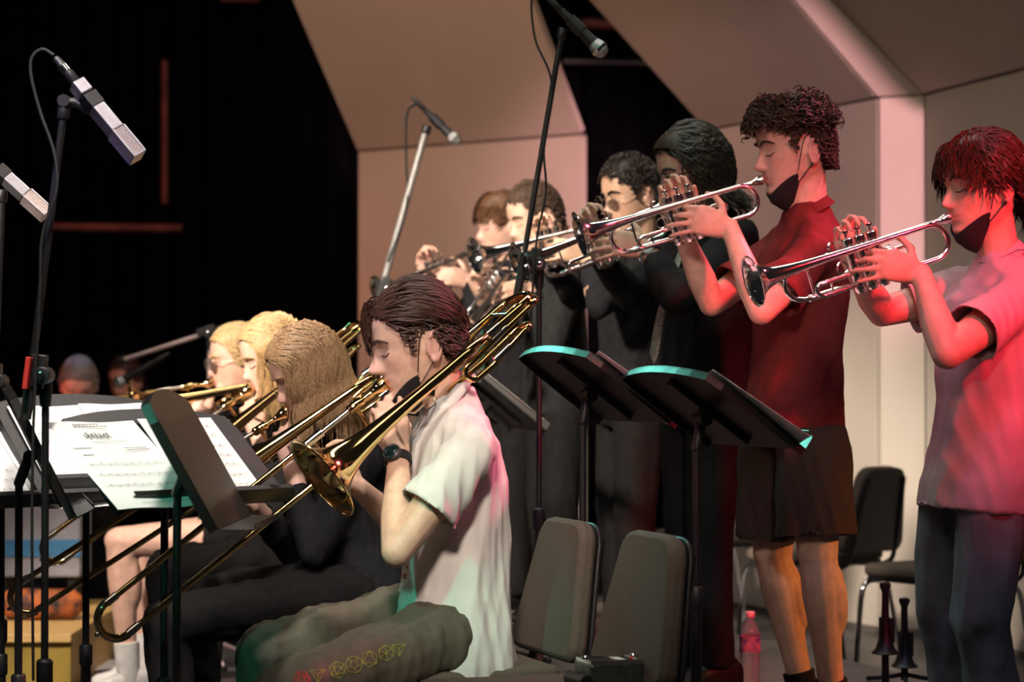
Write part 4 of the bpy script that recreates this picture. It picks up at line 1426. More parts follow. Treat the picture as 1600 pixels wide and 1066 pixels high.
def face_bits(t, HM, g, hair_mat, lash_mat, brow=.0042):
    for s in (1, -1):
        pts = [surf_x(g, s * y, z) + np.array([.0012, 0, 0]) for y, z in ((.012, .0235), (.022, .0285), (.034, .030), (.045, .0265), (.053, .020))]
        obj('eyebrow', tube(xf(HM, spline(pts, 4)), [brow * .5 + brow * .5 * math.sin(math.pi * min(1, .25 + .75 * k / 16)) for k in range(17)], 6), hair_mat, t)
        pts = [surf_x(g, s * y, z) + np.array([.0016, 0, 0]) for y, z in ((.019, -.0045), (.027, -.0068), (.035, -.0072), (.043, -.0045), (.047, -.002))]
        obj('eyelash', tube(xf(HM, spline(pts, 4)), .0013, 6), lash_mat, t)


def chin_mask(t, HM, material, drop=0.0):
    """face mask pulled down under the chin, with ear loops"""
    V, F = [], []
    nu, nv = 25, 12
    for i in range(nv):
        v = i / (nv - 1)
        for j in range(nu):
            u = (j / (nu - 1) - .5) * 2
            a = u * 1.50
            bulge = math.sin(math.pi * min(1, .18 + .75 * v))
            front = .019 + .061 * math.cos(a) * (1 - .10 * v) + .007 * bulge * math.cos(a)
            side = (.0715 - .004 * v) * math.sin(a) * (1.0 - .22 * v)
            zz = -.108 - .050 * v * (0.50 + .50 * math.cos(a)) + .043 * abs(math.sin(a)) ** 1.5 - drop
            back = -.040 * v ** 2 * math.cos(a)
            ple = .0015 * math.sin(v * 18)
            V.append((front + back + ple, side, zz))
    F = grid_faces(nv, nu, False)
    o = obj('face_mask', (xf(HM, np.array(V)), F), material, t, smooth=60, fix=False)
    so = o.modifiers.new('cloth', 'SOLIDIFY')
    so.thickness = .003
    so.offset = 1
    for s in (1, -1):
        c0 = np.array([.024, s * .0725, -.058 - drop])
        c1 = np.array([.024, s * .060, -.088 - drop])
        obj('ear_loop', tube(xf(HM, spline([c0, (.014, s * .079, -.02), (-.002, s * .0825, .022), (-.022, s * .085, .030), (-.037, s * .083, .006), (-.034, s * .080, -.022), (-.004, s * .074, -.056), c1], 5)), .0013, 6), material, t)


def glasses(t, HM, material, round_=True, rx=.024, rz=.020, r=.0017):
    parts = []
    for s in (1, -1):
        ring = []
        for a in np.linspace(0, 2 * math.pi, 25):
            e = 1 if round_ else .72
            ring.append((.1035 - .10 * abs(.034 * s + rx * math.cos(a) * 1 - 0) * .35, s * .034 + rx * np.sign(math.cos(a)) * abs(math.cos(a)) ** e, .000 + rz * np.sign(math.sin(a)) * abs(math.sin(a)) ** e))
        parts.append(tube(xf(HM, ring), r, 6, closed=True))
        parts.append(tube(xf(HM, spline([(.098, s * .057, .006), (.085, s * .077, .006), (.03, s * .083, .008), (-.012, s * .084, .012), (-.03, s * .082, -.012)], 5)), r, 6))
    parts.append(tube(xf(HM, [(.1035, -.011, .006), (.106, 0, .009), (.1035, .011, .006)]), r, 6))
    fr = obj('glasses', parts, material, t)
    ln = []
    for s in (1, -1):
        poly = [(rx * .96 * math.cos(a), rz * .96 * math.sin(a)) for a in np.linspace(0, 2 * math.pi, 20, endpoint=False)]
        V, F = prism(poly, (.1015, s * .034, 0), (-.035 * s, 1, 0), (0, 0, 1), (1, 0, 0), .001)
        ln.append((xf(HM, V), F))
    obj('lens', ln, mat('spectacle_lens', (0.95, 0.95, 0.95), 0.03, trans=1.0), fr)


LASH = mat('lash_dark', (0.02, 0.012, 0.01), 0.6)
M_MASK = mat('black_mask_cloth', (0.010, 0.010, 0.012), 0.85, noise=0.2, nscale=300, bump=0.3, bscale=900)


def skin(name, c, rough=.48):
    return mat('skin_' + name, c, rough, noise=0.10, nscale=35, bump=0.06, bscale=420, sss=0.0, attr='tint', spec=.45)


def shoe(t, ankle, fwd, material, sole, s=1.0):
    f = nrm((fwd[0], fwd[1], 0))
    l = np.cross((0, 0, 1), f)
    g = np.array([ankle[0], ankle[1], ankle[2] - .085 * s])
    z = np.array([0, 0, 1.0])
    secs = [(g - f * .075 * s + z * .05 * s, l * .026 * s, z * .035 * s), (g - f * .055 * s + z * .055 * s, l * .034 * s, z * .050 * s), (g + z * .058 * s, l * .036 * s, z * .055 * s),
            (g + f * .06 * s + z * .043 * s, l * .040 * s, z * .036 * s), (g + f * .13 * s + z * .034 * s, l * .045 * s, z * .026 * s), (g + f * .18 * s + z * .030 * s, l * .036 * s, z * .020 * s), (g + f * .20 * s + z * .026 * s, l * .018 * s, z * .012 * s)]
    o = obj('shoe', loft(secs, 18, 2.4), material, t)
    out = [(-.085, -.02), (-.07, -.034), (0, -.036), (.09, -.046), (.15, -.045), (.195, -.026), (.205, 0), (.195, .026), (.15, .045), (.09, .046), (0, .036), (-.07, .034), (-.085, .02)]
    obj('sole', prism([(x * s, y * s) for x, y in out], g, f, l, z, .020 * s), sole, o, False, .004)


def torso_secs(H, C, lat, prof):
    """prof: (s, half width, half depth, forward shift)"""
    ax = C - H
    dep = nrm(np.cross(lat, nrm(ax)))
    # dep points forward when lat is the left side: left x up = forward
    out = []
    for s, w, d, sh in prof:
        out.append((H + ax * s + dep * sh, lat * w, dep * d))
    return out


PROF_BODY = [(-.06, .12, .09, 0), (.1, .125, .085, 0), (.35, .115, .08, .0), (.65, .14, .09, .005), (.85, .145, .075, 0), (.96, .06, .055, 0), (1.03, .045, .045, 0)]


def person(cfg):
    c = dict(scale=1.0, nose=1.0, jaw=1.0, pitch=8, roll=0, voxel=.0045, top='tee', bottom='long', shoulder=.175, build=1.0, cvox=.008, seed=1, sleeve=.58,
             hair_mat=None, pants_r=1.0, amp_top=.0045, amp_bot=.005)
    c.update(cfg)
    body_f = nrm(c.get('body_fwd', FACE))
    lat = np.cross((0, 0, 1), body_f)
    HM = head_frame(c.get('head_fwd', body_f), c['pitch'], c['roll'], c['scale'], mouth=c.get('mouth'), centre=c.get('head'))
    g = head_mesh(c['nose'], c['jaw'])
    hc = HM[:3, 3]
    H = np.asarray(c['hip'], float)
    C = np.asarray(c.get('neck', hc + np.array([0, 0, -.175]) - body_f * .055), float)
    foot = np.array([H[0], H[1], c['floor']])
    t = thing('person', c['label'], 'person', foot, c.get('group'))
    sk = c['skin']
    parts = [(xf(HM, g[0]), g[1])]
    for s in (1, -1):
        parts += [(xf(HM, v), f) for v, f in ear_parts(s)]
    nt = xf(HM, [(-.022, 0, -.055)])[0]
    nr = c.get('neck_r', .056) * c['scale']
    parts += [capsule(C - np.array([0, 0, .05]), nt, nr * .98, nr * .98), capsule(C + (nt - C) * .3 + body_f * .012, xf(HM, [(.005, 0, -.075)])[0], nr * .75, nr * .7)]
    b = c['build']
    parts.append(loft(torso_secs(H, C, lat, [(s, w * b, d * b, sh) for s, w, d, sh in PROF_BODY]), 20))
    SH, EL, WR = {}, {}, {}
    up = nrm(C - H)
    for side, key in ((1, 'L'), (-1, 'R')):
        S = np.asarray(c.get('sh' + key, C + lat * side * c['shoulder'] - up * .055 + body_f * .01), float)
        a = c.get('arm' + key)
        SH[key] = S
        if a is None:
            continue
        W = np.asarray(a['wrist'], float)
        E = np.asarray(a['elbow'], float) if 'elbow' in a else ik(S, W, a.get('pole', lat * side * .35 - np.array([0, 0, 1])))
        EL[key], WR[key] = E, W
        k = c.get('arm_r', 1.0)
        parts += [capsule(C - up * .07 + lat * side * .05, S, .035 * k, .042 * k), capsule(S, S + (E - S) * .45, .050 * k, .047 * k), capsule(S + (E - S) * .45, E, .047 * k, .037 * k),
                  capsule(E, E + (W - E) * .32, .037 * k, .040 * k), capsule(E + (W - E) * .32, E + (W - E) * .8, .040 * k, .028 * k), capsule(E + (W - E) * .8, W, .028 * k, .0255 * k)]
        parts += hand_parts(W, a['X'], a['Z'], side, a['curls'], a.get('spread', (6, 2, -2, -7)), a.get('thumb', ((.55, .72, -.42), (.85, .3, -.45), (.9, -.1, -.45))), a.get('s', 1.0))
    legs = c.get('legs', {})
    for key, (hj, kn, an) in legs.items():
        hj, kn, an = (np.asarray(q, float) for q in (hj, kn, an))
        q = .62 if c['bottom'] == 'long' else 1.0
        hj = hj + (kn - hj) * .3
        parts += [capsule(H, hj, .05, .06), capsule(hj, kn, .080 * q, .054 * q), capsule(kn, kn + (an - kn) * .28, .052 * q, .054 * q), capsule(kn + (an - kn) * .28, kn + (an - kn) * .72, .054 * q, .038 * q), capsule(kn + (an - kn) * .72, an, .038 * q, .034 * q)]
        if q == 1.0:   # calf muscle
            dirn = nrm(an - kn)
            parts.append(ellipsoid(kn + (an - kn) * .30 - body_f * .026, np.array([dirn * .12, body_f * .044, lat * .052]), 14, 8))
            parts.append(ellipsoid(kn + body_f * .022, np.array([dirn * .045, body_f * .036, lat * .040]), 14, 8))
    V, N, F = remesh(parts, c['voxel'], 2, .5)
    if legs and c['bottom'] == 'long':   # feet live in the shoes, trouser legs hide the shins
        pass
    o = obj('body', (V, F), sk, t, smooth=80, fix=False)
    # natural colouring of the skin: lips, cheeks, ears
    loc = (V - HM[:3, 3]) @ np.linalg.inv(HM[:3, :3]).T
    tint = np.ones((len(V), 4))
    lip = np.exp(-(loc[:, 1] / .024) ** 4) * np.exp(-((loc[:, 2] + .0655) / .0105) ** 4) * (loc[:, 0] > .07)
    tint[:, 1] -= .28 * lip
    tint[:, 2] -= .25 * lip
    ck = np.exp(-((np.abs(loc[:, 1]) - .045) / .022) ** 2) * np.exp(-((loc[:, 2] + .025) / .024) ** 2) * (loc[:, 0] > .02)
    tint[:, 1] -= .10 * ck
    tint[:, 2] -= .08 * ck
    nos = np.exp(-((loc[:, 0] - .108) / .010) ** 2) * (np.abs(loc[:, 2] + .03) < .03)
    tint[:, 1] -= .08 * nos
    ea = (np.abs(loc[:, 1]) > .080) & (np.abs(loc[:, 2]) < .05) & (np.abs(loc[:, 0]) < .05)
    tint[:, 1] -= .12 * ea
    at = o.data.attributes.new('tint', 'FLOAT_COLOR', 'POINT')
    at.data.foreach_set('color', np.clip(tint, 0, 1).ravel())
    face_bits(t, HM, g, c['hair_mat'], LASH, c.get('brow', .0042))
    # ---- clothes
    ex = c.get('top_grow', 1.0)
    prof = c.get('prof', [(-.10, .165, .120, 0), (.05, .168, .120, 0), (.30, .155, .112, 0), (.60, .175, .122, .006), (.80, .178, .108, 0), (.92, .118, .082, -.004), (.98, .084, .074, -.002), (1.02, .072, .066, .0), (1.05, .064, .060, .002)])
    tp = [loft(torso_secs(H, C, lat, [(s, w * b * ex, d * b * ex, sh) for s, w, d, sh in prof]), 28, 2.3)]
    ops = []
    for side, key in ((1, 'L'), (-1, 'R')):
        S = SH[key]
        tp.append(capsule(C - up * .06 + lat * side * .06, S, .062 * b, .066 * b))
        if key not in EL:
            E = S - up * .28
            tp.append(capsule(S, E, .066 * b, .055 * b))
            continue
        E, W = EL[key], WR[key]
        if c['top'] == 'tee':
            k = c['sleeve']
            e = S + (E - S) * k
            tp.append(loft([(S - nrm(E - S) * .02, *[q * .066 * b for q in frame_of(E - S)[1:]]), (S + (E - S) * k * .5, *[q * .068 * b for q in frame_of(E - S)[1:]]), (e, *[q * c.get('cuff_r', .072) * b for q in frame_of(E - S)[1:]])], 22))
            ops.append((e - nrm(E - S) * .004, E - S, c.get('cuff_r', .072) * b - .006))
        else:
            wv = c.get('cuff', .90)
            e = E + (W - E) * wv
            tp += [capsule(S, E, .064 * b, .050 * b), capsule(E, E + (W - E) * wv * .5, .050 * b, .046 * b),
                   loft([(E + (W - E) * wv * .4, *[q * .046 * b for q in frame_of(W - E)[1:]]), (e, *[q * .040 * b for q in frame_of(W - E)[1:]])], 20)]
            ops.append((e - nrm(W - E) * .004, W - E, .034 * b))
    tp += c.get('top_extra', [])
    top = cloth(c.get('top_name', 't_shirt' if c['top'] == 'tee' else 'shirt'), tp, c['cvox'], c['top_mat'], t, c['amp_top'], c['seed'], openings=ops)
    cn = C + (nt - C) * c.get('collar_up', .16) + body_f * .006
    a_, u_, v_ = frame_of(nrm(nt - C) + body_f * (.38 if c['top'] == 'tee' else .15), body_f)
    if c['top'] == 'tee':
        obj('collar', loft([(cn + a_ * h, u_ * nr * r, v_ * nr * r) for h, r in ((-.020, 1.34), (-.010, 1.24), (.002, 1.16), (.006, 1.13), (.006, 1.06), (-.004, 1.04))], 26), c['top_mat'], top)
    else:
        V1 = []
        for k in range(25):
            a = 2 * math.pi * k / 24
            rr = nr * 1.14
            for h in (-.02, .012, .03):
                V1.append(cn + a_ * h + (u_ * math.cos(a) + v_ * math.sin(a)) * (rr + (.012 if h < 0 else 0)))
        co = obj('collar', (np.array(V1), grid_faces(25, 3, False)), c['top_mat'], top, smooth=60)
        co.modifiers.new('cloth', 'SOLIDIFY').thickness = .004
    bt = []
    bops = []
    pr = c['pants_r']
    bt.append(loft(torso_secs(H, C, lat, [(-.16, .10 * b, .09 * b, 0), (-.08, .150 * b, .118 * b, 0), (.08, .155 * b, .112 * b, 0), (.22, .142 * b, .100 * b, 0)]), 24, 2.3))
    for key, (hj, kn, an) in legs.items():
        hj, kn, an = (np.asarray(q, float) for q in (hj, kn, an))
        if c['bottom'] == 'long':
            bt += [capsule(hj + (kn - hj) * .12, kn, .090 * b * pr, .076 * pr), capsule(kn, kn + (an - kn) * .45, .074 * pr, .066 * pr), loft([(kn + (an - kn) * .4, *[q * .066 * pr for q in frame_of(an - kn)[1:]]), (an + nrm(an - kn) * .02, *[q * c.get('hem_r', .062) * pr for q in frame_of(an - kn)[1:]])], 20)]
            bops.append((an + nrm(an - kn) * .016, an - kn, .055 * pr))
        else:
            k = c.get('short_k', .88)
            e = hj + (kn - hj) * k
            bt += [loft([(hj, *[q * .080 * b * pr for q in frame_of(kn - hj)[1:]]), (hj + (kn - hj) * .18, *[q * .094 * b * pr for q in frame_of(kn - hj)[1:]]), (hj + (kn - hj) * .55, *[q * .098 * pr for q in frame_of(kn - hj)[1:]]), (e, *[q * .098 * pr for q in frame_of(kn - hj)[1:]])], 24)]
            bops.append((e - nrm(kn - hj) * .004, kn - hj, .088 * pr))
    if legs:
        cloth(c.get('bottom_name', 'trousers' if c['bottom'] == 'long' else 'shorts'), bt, c['cvox'], c['bottom_mat'], t, c['amp_bot'], c['seed'] + 9, openings=bops)
    return dict(t=t, HM=HM, g=g, H=H, C=C, SH=SH, EL=EL, WR=WR, lat=lat, f=body_f, nt=nt, top=top, legs=legs, c=c)


def hang(HM, back=0.0, split=.9, front=.3):
    """long hair: away from the parting on top, then straight down in the world"""
    gl = nrm(np.linalg.inv(HM[:3, :3]) @ np.array([0, 0, -1.0]))

    def fl(cur, p):
        w = np.clip((.085 - cur[:, 2:3]) / .06, 0, 1)
        top = np.stack([np.where(p[:, 0] > .03, front, back), np.sign(p[:, 1]) * split, np.full(len(p), -.12)], 1)
        side = np.stack([0 * p[:, 0], cur[:, 1] * 1.2, 0 * p[:, 0]], 1)
        return unitrows(top * (1 - w) + (gl[None] + side) * w)
    return fl


def unitrows(a):
    return a / (np.linalg.norm(a, axis=1, keepdims=True) + 1e-9)
# ------------------------------------------------------------------ the players
def hair_mat(name, c, c2, rough=.42):
    return mat('hair_' + name, c, rough, color2=c2, nscale=190, bump=.25, bscale=700, stretch=(1, 1, 1), spec=.35)


CLOTH = dict(rough=.85, bump=.25, bscale=700, spec=.18)


def solve_bell(mouth, bell_px, length=.5425):
    """depth of the far end so that the instrument keeps its real length"""
    best = None
    for k in range(200):
        d = mouth[1] * math.cos(PITCH) - .002 * k - .02
        q = P(bell_px[0], bell_px[1], d)
        e = abs(np.linalg.norm(q - mouth) - length)
        if best is None or e < best[0]:
            best = (e, q)
    return best[1]


def rotz(v, deg):
    a = math.radians(deg)
    return np.array([v[0] * math.cos(a) - v[1] * math.sin(a), v[0] * math.sin(a) + v[1] * math.cos(a), v[2] if len(v) > 2 else 0])


def tr_dir(M, v):
    return M[:3, :3] @ np.asarray(v, float)


def trumpet_arms(M, elbowL=None, elbowR=None, s=1.0):
    L = dict(wrist=xf(M, [(.150, .088, -.100)])[0], X=tr_dir(M, (.84, -.10, .53)), Z=tr_dir(M, (.12, 1, .0)),
             curls=((32, 62, 40), (24, 48, 35), (14, 24, 18), (8, 14, 12)), spread=(-8, -13, -19, -27),
             thumb=((.35, .85, -.35), (.62, .55, -.55), (.75, .1, -.65)), s=s)
    R = dict(wrist=xf(M, [(.246, -.054, -.058)])[0], X=tr_dir(M, (-.02, .02, 1)), Z=tr_dir(M, (0.10, -1, .06)),
             curls=((28, 72, 52), (24, 74, 52), (28, 72, 52), (22, 60, 40)), spread=(4, 1, -2, -8),
             thumb=((.6, .55, -.55), (.75, .15, -.62), (.8, -.1, -.55)), s=s)
    if elbowL is not None:
        L['elbow'] = elbowL
    if elbowR is not None:
        R['elbow'] = elbowR
    return L, R


def trombone_arms(M, xb, elbowL=None, elbowR=None):
    L = dict(wrist=xf(M, [(.085, .060, -.135)])[0], X=tr_dir(M, (-.42, -.18, .88)), Z=tr_dir(M, (.12, 1, .12)),
             curls=((6, 22, 15), (45, 70, 45), (50, 75, 45), (50, 75, 45)), spread=(10, 0, -3, -8),
             thumb=((.55, .55, -.6), (.75, .2, -.6), (.8, -.1, -.55)))
    R = dict(wrist=xf(M, [(xb - .035, -.028, -.172)])[0], X=tr_dir(M, (.36, .16, .92)), Z=tr_dir(M, (.62, -.72, -.1)),
             curls=((35, 60, 40), (38, 65, 40), (42, 65, 40), (45, 65, 40)), spread=(5, 1, -2, -6),
             thumb=((.55, .6, -.5), (.8, .1, -.6), (.8, -.2, -.55)))
    if elbowL is not None:
        L['elbow'] = elbowL
    if elbowR is not None:
        R['elbow'] = elbowR
    return L, R


def stand_legs(H, lat, f, floor, w=.085, kf=.02, spread=0.0):
    H = np.asarray(H)
    out = {}
    for s, k in ((1, 'L'), (-1, 'R')):
        hj = H + lat * s * w - np.array([0, 0, .03])
        an = np.array([*(H + lat * s * (w + .025 + spread) + f * (.015 * s))[:2], floor + .095])
        kn = (hj + an) / 2 + f * kf + np.array([0, 0, .02])
        out[k] = (hj, kn, an)
    return out


BLACK_CLOTH = mat('black_suiting', (0.010, 0.010, 0.012), noise=.25, nscale=40, **CLOTH)
BLACK_SHIRT = mat('black_cotton', (0.011, 0.011, 0.012), noise=.25, nscale=60, **CLOTH)
CHAR_SUIT = mat('charcoal_suiting', (0.014, 0.0155, 0.0155), noise=.2, nscale=60, **CLOTH)
DARK_TROUSER = mat('black_trouser', (0.0075, 0.007, 0.007), noise=.25, nscale=50, **CLOTH)
WHITE_SHOE = mat('white_shoe', (0.7, 0.69, 0.67), .6, noise=.1, nscale=30)
BLACK_SHOE = mat('black_shoe_leather', (0.0075, 0.007, 0.007), .35, noise=.1)
SOLE = mat('shoe_sole', (0.35, 0.33, 0.31), .7, noise=.1)
SK_A = skin('fair', (0.66, 0.42, 0.31))
SK_B = skin('rosy', (0.64, 0.39, 0.30))
SK_C = skin('olive', (0.55, 0.345, 0.235))

H_BROWN = hair_mat('dark_brown', (0.030, 0.014, 0.009), (0.075, 0.034, 0.020))
H_CURL = hair_mat('chestnut_curl', (0.035, 0.019, 0.011), (0.085, 0.048, 0.028), .62)
H_AUBURN = hair_mat('auburn', (0.030, 0.012, 0.008), (0.075, 0.030, 0.017))
H_BLACK = hair_mat('black', (0.010, 0.008, 0.007), (0.028, 0.021, 0.017))
H_DARKWAVE = hair_mat('dark_wave', (0.020, 0.014, 0.010), (0.055, 0.038, 0.025))
H_BLOND = hair_mat('dark_blond', (0.27, 0.155, 0.075), (0.50, 0.33, 0.18))
H_SAND = hair_mat('sandy_blond', (0.34, 0.22, 0.10), (0.55, 0.39, 0.20))
H_GREY = hair_mat('grey_brown', (0.12, 0.095, 0.08), (0.22, 0.19, 0.17))


def flow_back(cur, p):
    return unitrows(np.stack([np.full(len(p), -1.0), p[:, 1] * 2, -.35 - 2.0 * np.clip(-cur[:, 0], 0, .2)], 1))


def flow_down(cur, p):
    return unitrows(np.stack([-.25 + 0 * p[:, 0], cur[:, 1] * 4, np.full(len(p), -1.0)], 1))


trumpet0 = None


def new_trumpet(label, mouth, bell_px, roll=0.0):
    global trumpet0
    B = solve_bell(mouth, bell_px)
    X = nrm(B - mouth)
    # the bell runs beside the lead pipe: turn a little so that the flare lands on the bell point
    Z0 = np.array([0, 0, 1.0])
    Y0 = nrm(np.cross(Z0, X))
    X = nrm(B - mouth - Y0 * .052)
    if trumpet0 is None:
        t = make_trumpet(label)
        trumpet0 = t
    else:
        t = copy_tree(trumpet0)
        t['label'] = label
    r = math.radians(roll)
    Zr = Z0 * math.cos(r) + Y0 * math.sin(r)
    return t, set_frame(t, mouth, X, Zr)


def lerp_len(z0, z1, a, b):
    return lambda q: a + (b - a) * min(1, max(0, (q[2] - z0) / (z1 - z0)))


# ---- trumpet player in the maroon shirt and dark shorts
d = 6.10
mouth = P(1192, 281, d)
tr5, M5 = new_trumpet('silver trumpet played by the person in the maroon shirt', mouth, (906, 367))
aL, aR = trumpet_arms(M5, P(1190, 486, 5.86), P(1112, 474, 6.22))
hip = P(1240, 645, 6.14)
latT = np.cross((0, 0, 1), FACE)
M_MAROON = mat('maroon_jersey', (0.155, 0.022, 0.020), noise=.08, nscale=50, **CLOTH)
M_SHORTS = mat('dark_brown_shorts', (0.040, 0.024, 0.018), noise=.06, nscale=70, **CLOTH)
p5 = person(dict(label='person in maroon T-shirt and dark shorts playing a trumpet', group='trumpet players standing on the riser', mouth=mouth + FACE * -.004, head_fwd=rotz(FACE, -6), pitch=9, scale=1.06, skin=SK_A,
                 hip=hip, neck=P(1262, 333, 6.13), floor=RZ, armL=aL, armR=aR, bottom='shorts', hair_mat=H_CURL, nose=1.12, voxel=.0047, cvox=.007,
                 top_mat=M_MAROON, bottom_mat=M_SHORTS, pants_r=1.12, prof=[(-.12, .180, .132, .004), (-.06, .176, .130, .004), (.10, .166, .120, 0), (.32, .156, .112, 0), (.60, .175, .122, .006), (.80, .178, .108, 0), (.92, .118, .082, -.004), (.98, .084, .074, -.002), (1.02, .072, .066, .0), (1.05, .064, .060, .002)], short_k=.86, sleeve=.72, cuff_r=.078, seed=5, arm_r=1.0, shoulder=.165,
                 shL=P(1272, 398, 5.98), shR=P(1222, 392, 6.30),
                 legs=dict(L=(P(1268, 668, 6.04), P(1278, 868, 6.00), P(1300, 1084, 6.05)), R=(P(1208, 668, 6.22), P(1208, 868, 6.24), P(1252, 1070, 6.24)))))


def curly_len(q):
    return .056 if q[2] > .072 else (.024 if q[2] > .060 else .005)


V, F = hair(p5['HM'], p5['g'], 2300, curly_len, lambda cur, p: unitrows(np.stack([np.clip(p[:, 0] * 12, -.4, .8), p[:, 1] * 4, np.where(p[:, 2] > .07, -.15, -.9)], 1)),
            lambda q: 1.0 if q[2] > .066 else .25, r=.0026, curl=.0085, cfreq=1.9, seed=5, seg=13, jitter=.35, cap=.0065, vol=.10)
obj('hair', (V, F), H_CURL, p5['t'], fix=False)
chin_mask(p5['t'], p5['HM'], M_MASK)
M_SOCK = mat('black_sock', (0.012, 0.012, 0.013), noise=.2, **CLOTH)
for k in 'LR':
    hj, kn, an = (np.asarray(q) for q in p5['legs'][k])
    obj('sock', loft([(an + (kn - an) * s, *[q * r for q in frame_of(kn - an)[1:]]) for s, r in ((-.12, .040), (0, .042), (.10, .045), (.105, .040))], 18), M_SOCK, p5['t'])
    shoe(p5['t'], np.array([an[0], an[1], RZ + .085]), FACE, BLACK_SHOE, SOLE)

# ---- woman at right
d = 5.36
mouth = P(1484, 340, d)
tr6, M6 = new_trumpet('silver trumpet played by the woman at the right edge', mouth, (1177, 441))
aL, aR = trumpet_arms(M6, P(1480, 553, 5.10), P(1378, 488, 5.55), .94)
M_PINK = mat('pale_pink_jersey', (0.62, 0.44, 0.47), color2=(0.50, 0.36, 0.42), nscale=7, **CLOTH)
M_JEAN = mat('grey_blue_denim', (0.15, 0.16, 0.18), noise=.22, nscale=14, rough=.8, bump=.3, bscale=900)
p6 = person(dict(label='woman in pale pink T-shirt and jeans playing a trumpet', group='trumpet players standing on the riser', mouth=mouth + FACE * -.004, head_fwd=rotz(FACE, -2), pitch=7, scale=1.0, skin=SK_B,
                 hip=P(1535, 735, 5.38), neck=P(1566, 407, 5.40), floor=RZ, armL=aL, armR=aR, bottom='long', hair_mat=H_AUBURN, nose=1.08, voxel=.0047, cvox=.007, neck_r=.050,
                 top_mat=M_PINK, bottom_mat=M_JEAN, seed=6, prof=[(-.20, .178, .132, .004), (-.06, .176, .130, .004), (.10, .166, .120, 0), (.32, .156, .112, 0), (.60, .175, .122, .006), (.80, .178, .108, 0), (.92, .118, .082, -.004), (.98, .084, .074, -.002), (1.02, .072, .066, .0), (1.05, .064, .060, .002)], sleeve=.66, cuff_r=.078, shoulder=.155, pants_r=1.0, build=.98, hem_r=.075,
                 shL=P(1592, 468, 5.27), shR=P(1500, 455, 5.56),
                 legs=dict(L=(P(1556, 770, 5.30), P(1535, 965, 5.26), P(1560, 1145, 5.30)), R=(P(1492, 765, 5.47), P(1474, 955, 5.47), P(1506, 1135, 5.50)))))
V, F = hair(p6['HM'], p6['g'], 2700, lambda q: .068 if q[0] > .05 else (.085 if q[2] > .03 else .05),
            lambda cur, p: unitrows(np.stack([np.clip((p[:, 0] - .03) * 25 + .6 * np.sin(p[:, 0] * 913 + p[:, 1] * 1371), -.85, .45), cur[:, 1] * 5, np.where(p[:, 0] > .042, -.75 + 0 * p[:, 0], -.40 - 4 * np.clip(-cur[:, 0], 0, .15))], 1)),
            lambda q: .50 if q[2] > .06 else .22, r=.0019, curl=.002, cfreq=1, seed=6, seg=10, jitter=.16, cap=.0075, vol=.06)
# gathered tail at the nape
rng = np.random.default_rng(3)
tails = []
for k in range(160):
    s0 = np.array([-.098, rng.normal() * .016, .0 + rng.normal() * .02])
    tails.append(spline([s0 + np.array([.04, 0, .03]), s0, s0 + np.array([-.02, rng.normal() * .01, -.03]), s0 + np.array([-.012, rng.normal() * .014, -.075 - rng.uniform(0, .03)])], 3))
Vt, Ft = strands(np.array(tails), np.full(160, .003))
obj('hair', join([(V, F), (xf(p6['HM'], Vt), Ft)]), H_AUBURN, p6['t'], fix=False)
chin_mask(p6['t'], p6['HM'], M_MASK)
cn = p6['C'] + np.array([0, 0, .022])
obj('necklace', tube(xf(np.eye(4), [cn + p6['f'] * .062 * math.cos(a) + p6['lat'] * .066 * math.sin(a) - np.array([0, 0, .030 * max(0, math.cos(a))]) for a in np.linspace(0, 2 * math.pi, 33)]), .0011, 6, closed=True), M_SILVER, p6['t'])
for k in 'LR':
    an = np.asarray(p6['legs'][k][2])
    shoe(p6['t'], np.array([an[0], an[1], RZ + .085]), FACE, WHITE_SHOE, SOLE, .95)

# ---- long dark hair, glasses, black shirt and pale tie
d = 6.80
mouth = P(1040, 318, d)
tr4, M4 = new_trumpet('silver trumpet played by the person with long dark hair', mouth, (812, 412))
aL, aR = trumpet_arms(M4, P(1058, 470, 6.55), P(985, 462, 6.98))
hip = np.array([*P(1100, 620, 6.9)[:2], RZ + .89])
p4 = person(dict(label='person with long dark wavy hair, glasses and black shirt playing a trumpet', group='trumpet players standing on the riser', mouth=mouth + FACE * -.004, head_fwd=rotz(FACE, 0), pitch=12, scale=1.08, skin=SK_A,
                 hip=hip, neck=P(1118, 352, 6.88), floor=RZ, armL=aL, armR=aR, top='long', cuff=.80, bottom='long', hair_mat=H_DARKWAVE, voxel=.006, cvox=.009, build=1.1, shoulder=.185,
                 top_mat=BLACK_SHIRT, bottom_mat=DARK_TROUSER, seed=14, amp_bot=.0028, legs=stand_legs(hip, latT, FACE, RZ, .09)))
V, F = hair(p4['HM'], p4['g'], 2000, lambda q: .15 if q[0] > .04 else (.17 if q[2] > .02 else .10), lambda cur, p: unitrows(np.stack([np.where(cur[:, 2] > .03, -.8, -.25), cur[:, 1] * 6, np.where(cur[:, 2] > .06, -.25, -1.0)], 1)),
            lambda q: .75, r=.0026, curl=.0045, cfreq=1.8, seed=14, seg=13, jitter=.16, cap=.014, vol=.05)
obj('hair', (V, F), H_DARKWAVE, p4['t'], fix=False)
glasses(p4['t'], p4['HM'], mat('black_spectacle_frame', (0.01, 0.01, 0.01), .25), False, .025, .019, .0028)
M_TIE = mat('pale_striped_tie', (0.42, 0.37, 0.31), .6, color2=(0.22, 0.19, 0.17), nscale=20, stretch=(1, 1, 8))
tk = p4['C'] + p4['f'] * .085 - np.array([0, 0, .02])
tpts = [tk, P(1060, 405, 6.72), P(1034, 485, 6.66), P(1022, 552, 6.66)]
tp = spline(tpts, 6)
secs = []
